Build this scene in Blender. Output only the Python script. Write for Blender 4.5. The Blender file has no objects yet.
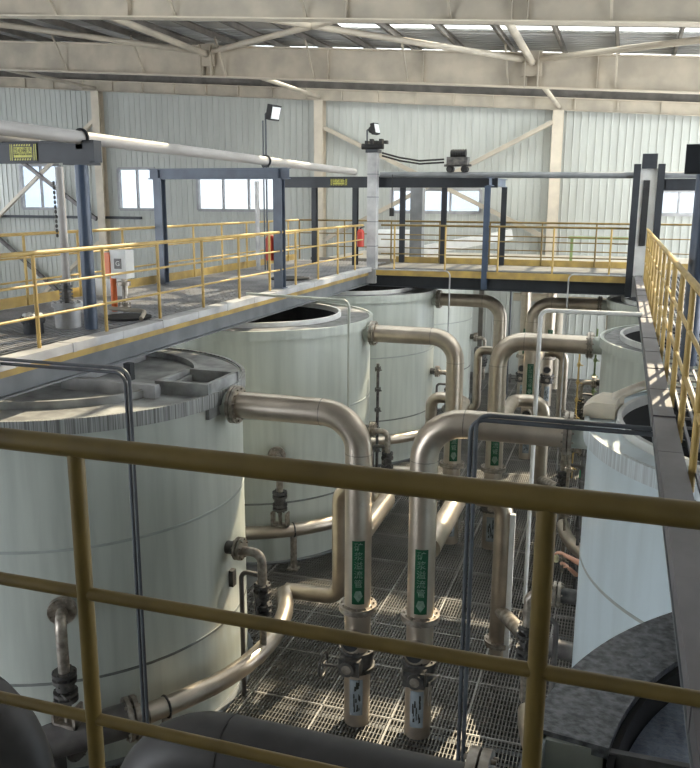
import bpy, math, random
from mathutils import Vector, Matrix
random.seed(7)
PI = math.pi
scene = bpy.context.scene
COL = scene.collection
V = Vector

# ------------------------------------------------------------------ materials
def new_mat(name):
    m = bpy.data.materials.new(name); m.use_nodes = True
    nt = m.node_tree
    return m, nt, nt.nodes['Principled BSDF']
def ramp(nt, fac, stops):
    r = nt.nodes.new('ShaderNodeValToRGB')
    while len(r.color_ramp.elements) < len(stops): r.color_ramp.elements.new(0.5)
    for e, (p, c) in zip(r.color_ramp.elements, stops):
        e.position = p; e.color = (*c, 1)
    nt.links.new(fac, r.inputs[0]); return r.outputs[0]
def noise(nt, scale=5, stretch=(1, 1, 1), detail=4, coord='Object'):
    tc = nt.nodes.new('ShaderNodeTexCoord'); mp = nt.nodes.new('ShaderNodeMapping')
    mp.inputs['Scale'].default_value = stretch
    n = nt.nodes.new('ShaderNodeTexNoise'); n.inputs['Scale'].default_value = scale; n.inputs['Detail'].default_value = detail
    nt.links.new(tc.outputs[coord], mp.inputs[0]); nt.links.new(mp.outputs[0], n.inputs['Vector'])
    return n.outputs[0]
def paint(name, c1, c2=None, rough=.5, metal=0, scale=3, stretch=(1, 1, 1), lo=.35, hi=.65, bump=0, detail=4):
    m, nt, b = new_mat(name)
    b.inputs['Roughness'].default_value = rough; b.inputs['Metallic'].default_value = metal
    c2 = c2 or tuple(x*.75 for x in c1)
    f = noise(nt, scale, stretch, detail)
    nt.links.new(ramp(nt, f, [(lo, c2), (hi, c1)]), b.inputs['Base Color'])
    if bump:
        bp = nt.nodes.new('ShaderNodeBump'); bp.inputs['Strength'].default_value = bump; bp.inputs['Distance'].default_value = .02
        nt.links.new(f, bp.inputs['Height']); nt.links.new(bp.outputs[0], b.inputs['Normal'])
    return m
M = {}
M['tank'] = paint('tank_paint', (.53, .56, .51), (.44, .47, .43), .38, 0, 2.2, (3, 3, .25), .3, .6)
M['tank_skylit'] = paint('tank_paint_skylit', (.62, .71, .75), (.55, .63, .66), .38, 0, 2.2, (2, 2, .3), .3, .6)  # tank paint made paler and bluer, sky light put into the colour
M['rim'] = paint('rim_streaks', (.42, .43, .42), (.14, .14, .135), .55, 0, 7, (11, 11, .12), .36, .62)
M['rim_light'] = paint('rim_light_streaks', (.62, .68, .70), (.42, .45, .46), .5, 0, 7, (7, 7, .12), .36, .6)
M['rimtop'] = paint('rim_plate_dirty', (.42, .43, .42), (.20, .20, .20), .6, 0, 3, (1, 1, 1), .35, .65)
M['ringplate'] = paint('launder_plate', (.27, .27, .27), (.13, .13, .13), .65, 0, 5, (1, 1, 1), .35, .7, .3)
M['seam'] = paint('weld_seam', (.22, .23, .22), (.13, .14, .13), .6)
M['seam_faint'] = paint('faint_seam', (.40, .43, .41), (.34, .36, .34), .5)
M['steel'] = paint('stainless_pipe', (.62, .54, .45), (.44, .38, .31), .36, .88, 3, (1, 1, 1), .3, .7)
M['steel_dark'] = paint('dark_pipe', (.20, .19, .18), (.11, .10, .10), .5, .5, 3)
M['cast'] = paint('cast_valve', (.16, .15, .14), (.06, .06, .06), .5, .6, 8)
M['flange'] = paint('flange_steel', (.48, .43, .37), (.24, .21, .18), .45, .8, 12)
M['galv'] = paint('galvanised_bar', (.24, .23, .215), (.15, .145, .135), .5, .6, 1.2)
M['seambar'] = paint('panel_edge_bar', (.34, .33, .31), (.22, .21, .20), .5, .5, 2)
M['slab'] = paint('dark_concrete', (.055, .05, .045), (.02, .02, .02), .7, 0, .7)  # near black slab below the grating
M['deckslab'] = paint('deck_slab', (.16, .16, .15), (.09, .09, .09), .8, 0, 1.5)
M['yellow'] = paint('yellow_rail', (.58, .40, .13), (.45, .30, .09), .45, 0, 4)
M['olive'] = paint('olive_yellow_rail', (.22, .15, .042), (.155, .105, .03), .4, 0, 6, (1, 1, 1), .3, .6)  # darker, browner version of the rail yellow
M['toe'] = paint('yellow_toe_plate', (.55, .38, .11), (.36, .25, .09), .5, 0, 3)
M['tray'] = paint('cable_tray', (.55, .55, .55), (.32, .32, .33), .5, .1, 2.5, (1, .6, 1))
M['pipe_dark'] = paint('overflow_pipe_dark', (.075, .07, .07), (.045, .042, .042), .5, 0, 4)  # much darker colour for the two nearest overflow pipes
M['deckbar'] = paint('deck_bar', (.33, .33, .34), (.19, .19, .20), .5, .3, 1.2)
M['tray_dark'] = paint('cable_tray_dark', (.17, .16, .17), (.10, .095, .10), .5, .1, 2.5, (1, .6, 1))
M['beamgrey'] = paint('grey_edge_beam', (.20, .21, .22), (.13, .14, .15), .55, 0, 2)
M['blue'] = paint('blue_column', (.06, .088, .14), (.045, .065, .105), .4, 0, 3)
M['bluegrey'] = paint('blue_grey_beam', (.12, .15, .20), (.09, .11, .15), .45, 0, 3)
M['navy'] = paint('navy_beam', (.022, .026, .033), (.014, .017, .022), .5, 0, 3)
M['cream'] = paint('cream_steel', (.48, .42, .33), (.35, .31, .25), .55, 0, 1.2)
M['creamcol'] = paint('cream_column', (.62, .55, .44), (.52, .46, .37), .55, 0, 2)
M['purlin'] = paint('purlin_grey', (.20, .18, .155), (.12, .11, .095), .6, 0, 2)
M['wall'] = paint('wall_panel', (.475, .49, .455), (.42, .43, .40), .5, 0, 1.5, (3, 1, .4), .3, .65)
M['roof'] = paint('roof_sheet', (.52, .51, .49), (.28, .28, .27), .4, .3, .5)
M['frame'] = paint('window_frame', (.38, .38, .39), (.28, .28, .29), .5)
M['white'] = paint('white_paint', (.74, .74, .72), (.62, .62, .60), .45, 0, 4)
M['whitepipe'] = paint('white_pipe', (.44, .42, .40), (.33, .31, .29), .4, 0, 3, (1, .3, 1))
M['conduit'] = paint('dark_conduit', (.10, .11, .125), (.07, .075, .085), .45, .3, 4)
M['black'] = paint('black_parts_and_shade', (.012, .012, .013), (.022, .022, .022), .75, 0, 5)
M['green'] = paint('green_plate', (.0, .075, .027), (.0, .05, .018), .35, 0, 8)
M['greenpaint'] = paint('green_band', (.02, .42, .16), (.02, .33, .12), .4)
M['olivegreen'] = paint('olive_green', (.22, .30, .12), None, .5)
M['sign'] = paint('sign_yellow', (.60, .58, .10), (.48, .46, .09), .5, 0, 20)
M['letter'] = paint('sign_letter_black', (.02, .02, .015), None, .5)
M['glyph'] = paint('plate_letter_white', (.22, .30, .24), (.10, .16, .12), .5, 0, 20)
M['label'] = paint('pale_label', (.30, .335, .36), (.22, .25, .27), .5, 0, 6)
M['orange'] = paint('orange_box', (.80, .17, .035), (.70, .15, .03), .4)
M['red'] = paint('red_cylinder', (.55, .05, .03), (.45, .04, .02), .35)
M['lens'] = paint('lamp_lens', (.75, .78, .78), (.65, .68, .68), .2)
M['skin'] = paint('skin', (.62, .34, .24), (.54, .28, .19), .5, 0, 8)
M['cloth'] = paint('work_clothes', (.05, .055, .075), (.035, .04, .05), .8, 0, 8)
M['hair'] = paint('hair', (.02, .016, .013), None, .5)
M['bottle'] = paint('sample_bottle', (.70, .68, .45), None, .25)
M['boxcream'] = paint('launder_box_cream', (.72, .64, .50), (.58, .52, .42), .5, 0, 4)

def slurry_mat():
    m, nt, b = new_mat('slurry')
    n1 = noise(nt, 3.5, (3, .8, 1), 8); n2 = noise(nt, 26, (1, 1, 1), 3)
    nt.links.new(ramp(nt, n1, [(.3, (.13, .16, .21)), (.7, (.42, .48, .60))]), b.inputs['Base Color'])  # pale blue of reflected window light is put into this ramp
    b.inputs['Roughness'].default_value = .3
    mx = nt.nodes.new('ShaderNodeMath'); mx.operation = 'ADD'
    nt.links.new(n1, mx.inputs[0]); nt.links.new(n2, mx.inputs[1])
    bp = nt.nodes.new('ShaderNodeBump'); bp.inputs['Strength'].default_value = .55; bp.inputs['Distance'].default_value = .06
    nt.links.new(mx.outputs[0], bp.inputs['Height']); nt.links.new(bp.outputs[0], b.inputs['Normal'])
    return m
M['slurry'] = slurry_mat()
M['slurry_shade'] = paint('shaded_slurry', (.05, .055, .06), (.02, .022, .025), .35, 0, 3)  # slurry copy with the shade inside the tanks in its colour
M['launder_mud'] = paint('mud_grain', (.22, .23, .25), (.07, .075, .085), .4, 0, 26, (1, 1, 1), .35, .65, .6)
def glass_mat(name, tint, alpha):
    m, nt, b = new_mat(name)
    out = nt.nodes['Material Output']
    t = nt.nodes.new('ShaderNodeBsdfTransparent'); t.inputs[0].default_value = (*tint, 1)
    b.inputs['Base Color'].default_value = (.75, .78, .8, 1); b.inputs['Roughness'].default_value = .08
    mix = nt.nodes.new('ShaderNodeMixShader'); mix.inputs[0].default_value = alpha
    nt.links.new(t.outputs[0], mix.inputs[1]); nt.links.new(b.outputs[0], mix.inputs[2]); nt.links.new(mix.outputs[0], out.inputs[0])
    return m
M['glass'] = glass_mat('window_glass', (.335, .355, .37), .05)
M['skylight'] = glass_mat('translucent_sheet', (.85, .85, .82), .35)

# ------------------------------------------------------------------ mesh builder
class MB:
    def __init__(s, mirror=False):
        s.v = []; s.f = []; s.sm = []; s.mi = []; s.mirror = mirror; s.cur = 0
    def add(s, vs, fs, smooth=False):
        b = len(s.v); s.v += [tuple(p) for p in vs]
        for f in fs: s.f.append([b+i for i in f]); s.sm.append(smooth); s.mi.append(s.cur)
    def box(s, x0, x1, y0, y1, z0, z1):
        vs = [(x, y, z) for x in (x0, x1) for y in (y0, y1) for z in (z0, z1)]
        s.add(vs, [(0, 1, 3, 2), (4, 6, 7, 5), (0, 4, 5, 1), (2, 3, 7, 6), (0, 2, 6, 4), (1, 5, 7, 3)]); return s
    def bar(s, p, q, w, h, up=(0, 0, 1)):
        p, q = V(p), V(q); d = (q-p).normalized(); u = V(up)
        if abs(d.dot(u)) > .99: u = V((0, 1, 0))
        r = d.cross(u).normalized(); u = r.cross(d).normalized()
        vs = [c + r*(a*w/2) + u*(b*h/2) for c in (p, q) for a in (-1, 1) for b in (-1, 1)]
        s.add(vs, [(0, 1, 3, 2), (4, 6, 7, 5), (0, 4, 5, 1), (2, 3, 7, 6), (0, 2, 6, 4), (1, 5, 7, 3)]); return s
    def ibeam(s, p, q, h, b, tf=.02, tw=.012, up=(0, 0, 1)):
        u = V(up)
        s.bar(V(p)+u*(h/2-tf/2), V(q)+u*(h/2-tf/2), b, tf, up); s.bar(V(p)-u*(h/2-tf/2), V(q)-u*(h/2-tf/2), b, tf, up)
        s.bar(p, q, tw, h-2*tf, up); return s
    def tube(s, pts, r, n=16, bend=0, caps=True, r2=None):
        P = [V(p) for p in pts]
        if bend:
            Q = [P[0]]
            for i in range(1, len(P)-1):
                a, b, c = P[i-1], P[i], P[i+1]
                d1 = (a-b).normalized(); d2 = (c-b).normalized(); ang = d1.angle(d2)
                if ang > 3.1: Q.append(b); continue
                t = min(bend/math.tan(ang/2), (a-b).length*.49, (c-b).length*.49); R = t*math.tan(ang/2)
                ctr = b + (d1+d2).normalized()*(R/math.sin(ang/2))
                s0 = b+d1*t-ctr; s1 = b+d2*t-ctr; tot = s0.angle(s1); ax = s0.cross(s1).normalized(); k = 8
                for j in range(k+1): Q.append(ctr + Matrix.Rotation(tot*j/k, 3, ax) @ s0)
            Q.append(P[-1]); P = Q
        vs = []; prev = None; N = len(P)
        for i, p in enumerate(P):
            d = (P[min(i+1, N-1)]-P[max(i-1, 0)]).normalized()
            if prev is None:
                u = V((0, 0, 1)) if abs(d.z) < .9 else V((0, 1, 0))
            else: u = prev
            u = (u-d*u.dot(d)).normalized(); prev = u; w = d.cross(u)
            rr = r if r2 is None else r+(r2-r)*i/(N-1)
            vs += [p+(u*math.cos(2*PI*k/n)+w*math.sin(2*PI*k/n))*rr for k in range(n)]
        fs = [(i*n+k, i*n+(k+1) % n, (i+1)*n+(k+1) % n, (i+1)*n+k) for i in range(N-1) for k in range(n)]
        s.add(vs, fs, True)
        if caps: s.add(vs[:n], [tuple(reversed(range(n)))]); s.add(vs[-n:], [tuple(range(n))])
        return s
    def cyl(s, p, q, r, n=16, r2=None): return s.tube([p, q], r, n, r2=r2)
    def lathe(s, prof, c, n=48, a0=0, a1=2*PI, smooth=True, closed=True):
        full = abs(a1-a0-2*PI) < 1e-6; m = n if full else n+1; k = len(prof)
        vs = [(c[0]+r*math.cos(a0+(a1-a0)*i/n), c[1]+r*math.sin(a0+(a1-a0)*i/n), c[2]+z) for i in range(m) for r, z in prof]
        fs = []
        kk = k if closed else k-1
        for j in range(kk):
            j2 = (j+1) % k
            fs_ = []
            for i in range(n):
                i2 = (i+1) % m
                fs_.append((i*k+j, i2*k+j, i2*k+j2, i*k+j2))
            base = [vs[i*k+t] for i in range(m) for t in (j, j2)]
            f2 = [(2*i, 2*((i+1) % m), 2*((i+1) % m)+1, 2*i+1) for i in range(n)]
            s.add(base, f2, smooth)
        if not full and closed:
            s.add(vs[:k], [tuple(range(k))]); s.add(vs[-k:], [tuple(reversed(range(k)))])
        return s
    def sphere(s, c, r, n=12, sc=(1, 1, 1)):
        c = V(c); vs = []
        for i in range(n//2+1):
            th = PI*i/(n//2)
            for k in range(n):
                vs.append(c+V((r*sc[0]*math.sin(th)*math.cos(2*PI*k/n), r*sc[1]*math.sin(th)*math.sin(2*PI*k/n), r*sc[2]*math.cos(th))))
        fs = [(i*n+k, (i+1)*n+k, (i+1)*n+(k+1) % n, i*n+(k+1) % n) for i in range(n//2) for k in range(n)]
        s.add(vs, fs, True); return s
    def flange(s, c, ax, r, t=.035, n=20, bolts=8, br=.012):
        c = V(c); ax = V(ax).normalized()
        s.cyl(c-ax*t/2, c+ax*t/2, r, n)
        u = V((0, 0, 1)) if abs(ax.z) < .9 else V((1, 0, 0)); u = (u-ax*u.dot(ax)).normalized(); w = ax.cross(u)
        for k in range(bolts):
            a = 2*PI*(k+.5)/bolts; p = c+(u*math.cos(a)+w*math.sin(a))*r*.84
            s.cyl(p-ax*(t/2+.022), p+ax*(t/2+.022), br, 6)
        return s
    def text(s, txt, origin, ux, uy, size, extr=.002, spacing=1.0, line=1.0):
        cu = bpy.data.curves.new('t', 'FONT'); cu.body = txt; cu.size = size; cu.extrude = extr
        cu.align_x = 'CENTER'; cu.align_y = 'CENTER'; cu.space_line = line; cu.space_character = spacing
        cu.resolution_u = 3
        ob = bpy.data.objects.new('t', cu); me = bpy.data.meshes.new_from_object(ob)
        o, ux, uy = V(origin), V(ux).normalized(), V(uy).normalized(); uz = ux.cross(uy)
        s.add([o+ux*v.co.x+uy*v.co.y+uz*v.co.z for v in me.vertices], [tuple(p.vertices) for p in me.polygons])
        bpy.data.objects.remove(ob); bpy.data.curves.remove(cu); bpy.data.meshes.remove(me); return s
    def build(s, name, mat, parent=None, origin=None):
        vs = s.v; fs = s.f
        if s.mirror:
            vs = [(-4.77-x, y, z) for x, y, z in vs]; fs = [list(reversed(f)) for f in fs]
        o0 = V(origin) if origin is not None else V((0, 0, 0))
        p = parent
        while p is not None:
            o0 = o0+p.location if origin is None else o0
            p = p.parent
        me = bpy.data.meshes.new(name)
        me.from_pydata([(x-o0.x, y-o0.y, z-o0.z) for x, y, z in vs], [], fs)
        me.polygons.foreach_set('use_smooth', s.sm); me.polygons.foreach_set('material_index', s.mi)
        for mm in (mat if isinstance(mat, (list, tuple)) else [mat]): me.materials.append(M[mm])
        me.update()
        ob = bpy.data.objects.new(name, me); COL.objects.link(ob)
        if parent is not None: ob.parent = parent
        elif origin is not None: ob.location = o0
        return ob

def tag(o, label=None, cat=None, group=None, kind=None):
    if label: o['label'] = label
    if cat: o['category'] = cat
    if group: o['group'] = group
    if kind: o['kind'] = kind
    return o
def thing(name, loc, label=None, cat=None, group=None, kind=None):
    o = bpy.data.objects.new(name, None); o.location = loc; o.empty_display_size = .2; COL.objects.link(o)
    return tag(o, label, cat, group, kind)
def copy_tree(o, parent=None):
    c = o.copy(); COL.objects.link(c)
    if parent is not None: c.parent = parent
    for ch in list(o.children): copy_tree(ch, c)
    return c
def dup(o, off, label=None, group=None):
    c = copy_tree(o); c.location = o.location+V(off)
    if label: c['label'] = label
    if group: c['group'] = group
    return c

# ------------------------------------------------------------------ camera
ZC = 6.45; PL = 4.83
F = 826.0
def r0(x, y): return V(((x-350)/F, -(y-384)/F, -1.0))
yd = r0(625, 203).normalized(); xd = -r0(-2260, 187).normalized(); xd = (xd-yd*xd.dot(yd)).normalized(); zd = xd.cross(yd)
R = Matrix((xd, yd, zd))
cam = bpy.data.cameras.new('camera'); co = bpy.data.objects.new('camera', cam); COL.objects.link(co)
cam.sensor_fit = 'VERTICAL'; cam.sensor_height = 24; cam.lens = 24*F/768; cam.clip_start = .05; cam.clip_end = 300
mw = R.to_4x4(); mw.translation = V((0, 0, ZC)); co.matrix_world = mw
scene.camera = co

# ------------------------------------------------------------------ setting
YW = 33.0
SL = -.067
EX0, EX1 = -31.0, 9.0
def struct(name, mb, mat, parent=None): return tag(mb.build(name, mat, parent), kind='structure')

# floor: open steel grating over a dark slab
fm = MB()
x = -5.6
while x < .9:
    fm.box(x-.006, x+.006, 1.6, 31.5, -.035, 0); x += .045
y = 1.6
while y < 31.5:
    fm.box(-5.6, .9, y-.005, y+.005, -.02, -.002); y += .11
fl = struct('floor', fm, 'galv')
fs = MB()
for yy in [2.2+1.15*i for i in range(26)]: fs.box(-5.6, .9, yy-.011, yy+.011, -.04, .004)
for xx in (-5.55, -4.3, -3.3, -2.37, -1.45, -.6, .3): fs.box(xx-.012, xx+.012, 1.6, 31.5, -.04, .004)
fs.build('panel_edge_bar', 'seambar', fl)
fb = MB()
for yy in [3+3*i for i in range(10)]: fb.ibeam((-5.6, yy, -.15), (.9, yy, -.15), .2, .12)
fb.build('bearer_beam', 'beamgrey', fl)
fl2 = MB().box(EX0, EX1, -6, YW, -1.4, -1.0)
f2 = struct('floor', fl2, 'slab')
sl = MB(); sl.box(EX0, -5.62, -6, YW, -.06, 0); sl.box(.92, EX1, -6, YW, -.06, 0); sl.box(-5.62, .92, -6, 1.6, -.06, 0)
struct('floor', sl, 'deckslab')

def eave(xx): return 9.60+SL*xx
# far wall with window openings
wins = [(-26.85, -24.7), (-21.6, -19.75), (-17.66, -14.07), (-8.95, -5.37), (.95, 2.75)]
WZ0, WZ1 = 6.05, 8.0
WTOP = [8.0, 7.82, 7.4, 6.92, 6.88]
wm = MB()
def wslab(x0, x1, z0, z1a, z1b):
    vs = [(x0, YW, z0), (x1, YW, z0), (x1, YW, z1b), (x0, YW, z1a), (x0, YW+.12, z0), (x1, YW+.12, z0), (x1, YW+.12, z1b), (x0, YW+.12, z1a)]
    wm.add(vs, [(0, 1, 2, 3), (7, 6, 5, 4), (0, 4, 5, 1), (3, 2, 6, 7), (0, 3, 7, 4), (1, 5, 6, 2)])
wslab(EX0, EX1, -1, WZ0, WZ0)
wslab(EX0, EX1, WZ1, eave(EX0)+.46, eave(EX1)+.46)
xs = EX0
for (a, b), wt in zip(wins, WTOP):
    wslab(xs, a, WZ0, WZ1, WZ1); xs = b
    if wt < WZ1: wslab(a, b, wt, WZ1, WZ1)
wslab(xs, EX1, WZ0, WZ1, WZ1)
x = EX0+.1
while x < EX1:
    inwin = any(a-.05 < x < b+.05 for a, b in wins)
    wt = [q for (a, b), q in zip(wins, WTOP) if a-.05 < x < b+.05]
    for z0, z1 in ([(-1, WZ0), (wt[0], eave(x)+.45)] if inwin else [(-1, eave(x)+.45)]):
        wm.add([(x-.022, YW, z0), (x-.012, YW-.03, z0), (x+.012, YW-.03, z0), (x+.022, YW, z0), (x-.022, YW, z1), (x-.012, YW-.03, z1), (x+.012, YW-.03, z1), (x+.022, YW, z1)],
               [(0, 1, 5, 4), (1, 2, 6, 5), (2, 3, 7, 6)])
    x += .27
wall = struct('wall_far', wm, 'wall')
gt = MB(); gt.add([(EX0, YW+.02, eave(EX0)+.46), (EX1, YW+.02, eave(EX1)+.46), (EX1, YW+.02, eave(EX1)+1.25), (EX0, YW+.02, eave(EX0)+1.25), (EX0, YW+.12, eave(EX0)+.46), (EX1, YW+.12, eave(EX1)+.46), (EX1, YW+.12, eave(EX1)+1.25), (EX0, YW+.12, eave(EX0)+1.25)],
       [(0, 1, 2, 3), (7, 6, 5, 4), (0, 4, 5, 1), (3, 2, 6, 7), (0, 3, 7, 4), (1, 5, 6, 2)])
struct('gable_top_shade', gt, 'purlin')  # dark strip added for the shade between eave beam and roof
for i, (a, b) in enumerate(wins):
    wt = WTOP[i]
    w = thing('window_%d' % (i+1), ((a+b)/2, YW, WZ0), kind='structure')
    f = MB()
    for x0, x1, z0, z1 in ((a-.06, a+.05, WZ0, wt), (b-.05, b+.06, WZ0, wt), (a, b, WZ0-.06, WZ0+.06), (a, b, wt-.05, wt+.06)): f.box(x0, x1, YW-.08, YW+.1, z0, z1)
    k = {0: 2, 1: 2, 2: 3, 3: 3, 4: 2}[i]
    for j in range(1, k): xx = a+(b-a)*j/k; f.box(xx-.035, xx+.035, YW-.05, YW+.08, WZ0, wt)
    f.build('window_frame', 'frame', w)
    for j in range(k):
        MB().box(a+(b-a)*j/k+.03, a+(b-a)*(j+1)/k-.03, YW+.01, YW+.03, WZ0+.05, wt-.04).build('pane', 'glass', w)
struct('trim_1', MB().box(EX0, -20.5, YW-.16, YW-.02, 5.62, 5.74), 'navy')
# side and back walls (unseen, they shade the room; openings added for fill light)
def box_struct(name, x0, x1, y0, y1, z0, z1, mat): struct(name, MB().box(x0, x1, y0, y1, z0, z1), mat)
lw = MB(); lw.box(EX0-.1, EX0, -6, YW, -1, 5.6); lw.box(EX0-.1, EX0, -6, YW, 8.6, 13)
for k in range(8): lw.box(EX0-.1, EX0, -6+5*k-1.2, -6+5*k+1.2, 5.6, 8.6)
struct('wall_left', lw, 'wall')
rw = MB(); rw.box(EX1, EX1+.1, -6, YW, 8.0, 11); rw.box(EX1, EX1+.1, -6, 6, -1, 8.0); rw.box(EX1, EX1+.1, 6, YW, -1, 1.0)
for k in range(6): rw.box(EX1, EX1+.1, 6+5.4*k-.5, 6+5.4*k+.5, 1.0, 8.0)
struct('wall_right', rw, 'wall')
bw = MB(); bw.box(EX0, -24, -6.1, -6, -1, 13); bw.box(-13, EX1, -6.1, -6, -1, 11.7); bw.box(-24, -13, -6.1, -6, 8.2, 12.3)
struct('wall_back', bw, 'wall')

# roof: sheeting, skylight strips, purlins
def rz(xx): return 10.78+SL*xx
cm = MB(); sk = MB()
strips = [(13.2, 15.2), (17.25, 21.0), (23.3, 24.2), (27.2, 31.2)]  # narrow strip shows; the others are unseen, placed to admit sun and fill
def rslab(mb, x0, x1, y0, y1, t=.05, dz=0):
    vs = [(x0, y0, rz(x0)+dz), (x1, y0, rz(x1)+dz), (x1, y1, rz(x1)+dz), (x0, y1, rz(x0)+dz)]
    vs += [(a, b, c+t) for a, b, c in vs]
    mb.add(vs, [(3, 2, 1, 0), (4, 5, 6, 7), (0, 1, 5, 4), (1, 2, 6, 5), (2, 3, 7, 6), (3, 0, 4, 7)])
ys = -6
for a, b in strips:
    x0 = -8.5 if a > 23 and a < 25 else -12.5
    rslab(cm, EX0, EX1, ys, a); rslab(cm, EX0, x0, a, b); ys = b
    rslab(sk, x0, EX1, a, b)
rslab(cm, EX0, EX1, ys, YW+.2)
y = 10.0
while y < YW:                                              # sheet ribs run down the slope
    if not any(a-.02 < y < b+.02 for a, b in strips): rslab(cm, EX0, EX1, y-.03, y+.03, .045, -.045)
    y += .3
ceil = struct('ceiling', cm, 'roof')
sk.build('skylight_sheet', 'skylight', ceil)
px = -27.5
purl = []
while px < 8.5:
    z = rz(px)-.13
    p = MB(); p.box(px-.035, px-.02, 8, YW, z-.11, z+.08); p.box(px-.035, px+.05, 8, YW, z+.065, z+.08); p.box(px-.035, px+.05, 8, YW, z-.11, z-.095)
    p.build('purlin', 'purlin', ceil); purl.append(px); px += 1.5

def rafter(Yr, zoff, h, label, bf=.34, x0=-29.0, x1=8.6, stiff=()):
    t = thing('roof_rafter', (x0, Yr, zoff+SL*x0), label, 'beam')
    zb = lambda xx: zoff+SL*xx
    up = V((-SL, 0, 1)).normalized()
    MB().bar((x0, Yr, zb(x0)+h/2), (x1, Yr, zb(x1)+h/2), .016, h, up).build('web', 'cream', t)
    for nm, dz in (('bottom_flange', .012), ('top_flange', h-.012)):
        MB().bar((x0, Yr, zb(x0)+dz), (x1, Yr, zb(x1)+dz), bf, .03, up).build(nm, 'creamcol', t)  # lighter cream puts the lit flange edges into the colour
    for xx in stiff:
        MB().box(xx-.008, xx+.008, Yr-bf*.42, Yr+bf*.42, zb(xx)+.02, zb(xx)+h-.02).build('stiffener_plate', 'cream', t)
    for pxx in purl[::2]:
        z = rz(pxx)-.2
        MB().bar((pxx, Yr-.75, z), (pxx+.02, Yr-.05, zb(pxx)+.04), .05, .05).build('fly_brace', 'cream', t)
    return t
CX = [-22.35, -11.95, -2.57]
rafter(17.0, 9.64, .95, 'nearest cream roof rafter, cut off by the top edge of the picture', stiff=(-10.6, -5.6, -2.3, -2.0, 3.0))
rafter(25.5, 9.49, .94, 'whole cream roof rafter crossing the picture, between nearest rafter and far wall', stiff=(-13.25, -12.95, -2.95, -2.65, -9, -6, -1))
t = thing('eave_beam', (EX0, YW-.3, eave(EX0)), 'long cream beam along the top of the far wall', 'beam')
MB().bar((EX0, YW-.25, eave(EX0)+.22), (EX1, YW-.25, eave(EX1)+.22), .02, .44).build('web', 'cream', t)
MB().bar((EX0, YW-.28, eave(EX0)+.01), (EX1, YW-.28, eave(EX1)+.01), .2, .02).build('bottom_flange', 'cream', t)
MB().bar((EX0, YW-.28, eave(EX0)+.44), (EX1, YW-.28, eave(EX1)+.44), .2, .02).build('top_flange', 'creamcol', t)
for xx in purl:
    MB().box(xx-.02, xx+.02, YW-.36, YW-.26, eave(xx)+.0, eave(xx)+.46).build('stiffener_plate', 'cream', t)
# struts in Y from rafter to wall columns, and between rafters
def brace(name, p, q, w, label, mat='cream', group=None, cat='brace', h=None):
    o = MB()
    if h is None: o.tube([p, q], w/2, 10)
    else: o.bar(p, q, w, h)
    return tag(o.build(name, mat, origin=p), label, cat, group)
words = {-22.35: 'left', -11.95: 'middle', -2.57: 'right'}
for cx in CX:
    zc = eave(cx)+.12
    brace('roof_strut', (cx-.05, 25.6, 9.72+SL*cx), (cx, YW-.35, zc), .16, 'cream tube strut running from whole rafter to the %s wall column' % words[cx])
for nx, wd in ((-13.1, 'left'), (-2.8, 'right')):
    brace('roof_strut', (nx, 17.1, 10.3+SL*nx), (nx, 25.4, 10.15+SL*nx), .2, 'cream tube strut between the two rafters, %s one of the pair' % wd)
na, nb = -13.1, -2.8
za = lambda xx: 10.36+SL*xx
brace('roof_cross_brace', (na+.2, 25.35, za(na)-.12), (nb-.2, 17.15, za(nb)+.02), .17, 'cream roof cross brace rising from left rafter node towards upper right')
brace('roof_cross_brace', (nb-.2, 25.35, za(nb)-.12), (na+.2, 17.15, za(na)+.02), .17, 'cream roof cross brace rising from right rafter node towards upper left')
brace('roof_cross_brace', (nb+.2, 25.35, za(nb)-.12), (8.0, 17.15, za(8)+.02), .17, 'cream roof cross brace leaving right rafter node towards top right corner')
brace('roof_cross_brace', (na-.2, 25.35, za(na)-.12), (-23.5, 17.15, za(-23.5)+.02), .17, 'cream roof cross brace leaving left rafter node towards upper left edge')
for nx, wd in ((na, 'left'), (nb, 'right')):
    g = MB(); z = 9.49+SL*nx
    g.box(nx-.28, nx+.28, 25.30, 25.34, z+.3, z+.98); g.box(nx-.2, nx-.17, 25.2, 25.34, z, z+.94); g.box(nx+.17, nx+.2, 25.2, 25.34, z, z+.94)
    for k in range(4): g.cyl((nx+.08, 25.3, z+.35+.14*k), (nx+.08, 25.27, z+.35+.14*k), .02, 6)
    tag(g.build('rafter_splice_plate', 'cream', origin=(nx, 25.3, z)), 'bolted splice plate at the %s node of the whole rafter' % wd, 'plate')
# wall columns
for cx, lab in zip(CX, ('cream wall column left of the far wall, beside the crossed bracing', 'cream wall column behind the beam with the small hazard sign', 'cream wall column on the right half of the far wall')):
    t = thing('wall_column', (cx, YW-.3, -1), lab, 'column')
    for dy in (-.42, -.06): MB().box(cx-.19, cx+.19, YW+dy-.01, YW+dy+.01, -1, eave(cx)).build('flange_face', 'creamcol', t)
    MB().box(cx-.01, cx+.01, YW-.42, YW-.06, -1, eave(cx)).build('web', 'creamcol', t)
yb = YW-.3
brace('wall_brace', (-11.75, yb, 9.35), (-2.8, yb, 5.15), .16, 'wall brace falling from upper left to lower right between middle and right columns', 'cream', h=.16)  # darker cream on this crossed pair puts their shadow into the colour
brace('wall_brace', (-2.75, yb-.12, 9.35), (-11.7, yb-.12, 4.9), .16, 'wall brace rising from lower left to upper right between middle and right columns', 'cream', h=.16)
brace('wall_brace', (-22.5, yb, 9.9), (-29.5, yb, 4.6), .15, 'pale wall brace falling to the left from left wall column', 'creamcol', h=.15)
brace('wall_brace', (-28.0, yb-.12, 9.2), (-22.6, yb-.12, 5.6), .15, 'dark wall brace falling to the foot of left wall column', 'steel_dark', h=.15)
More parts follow.
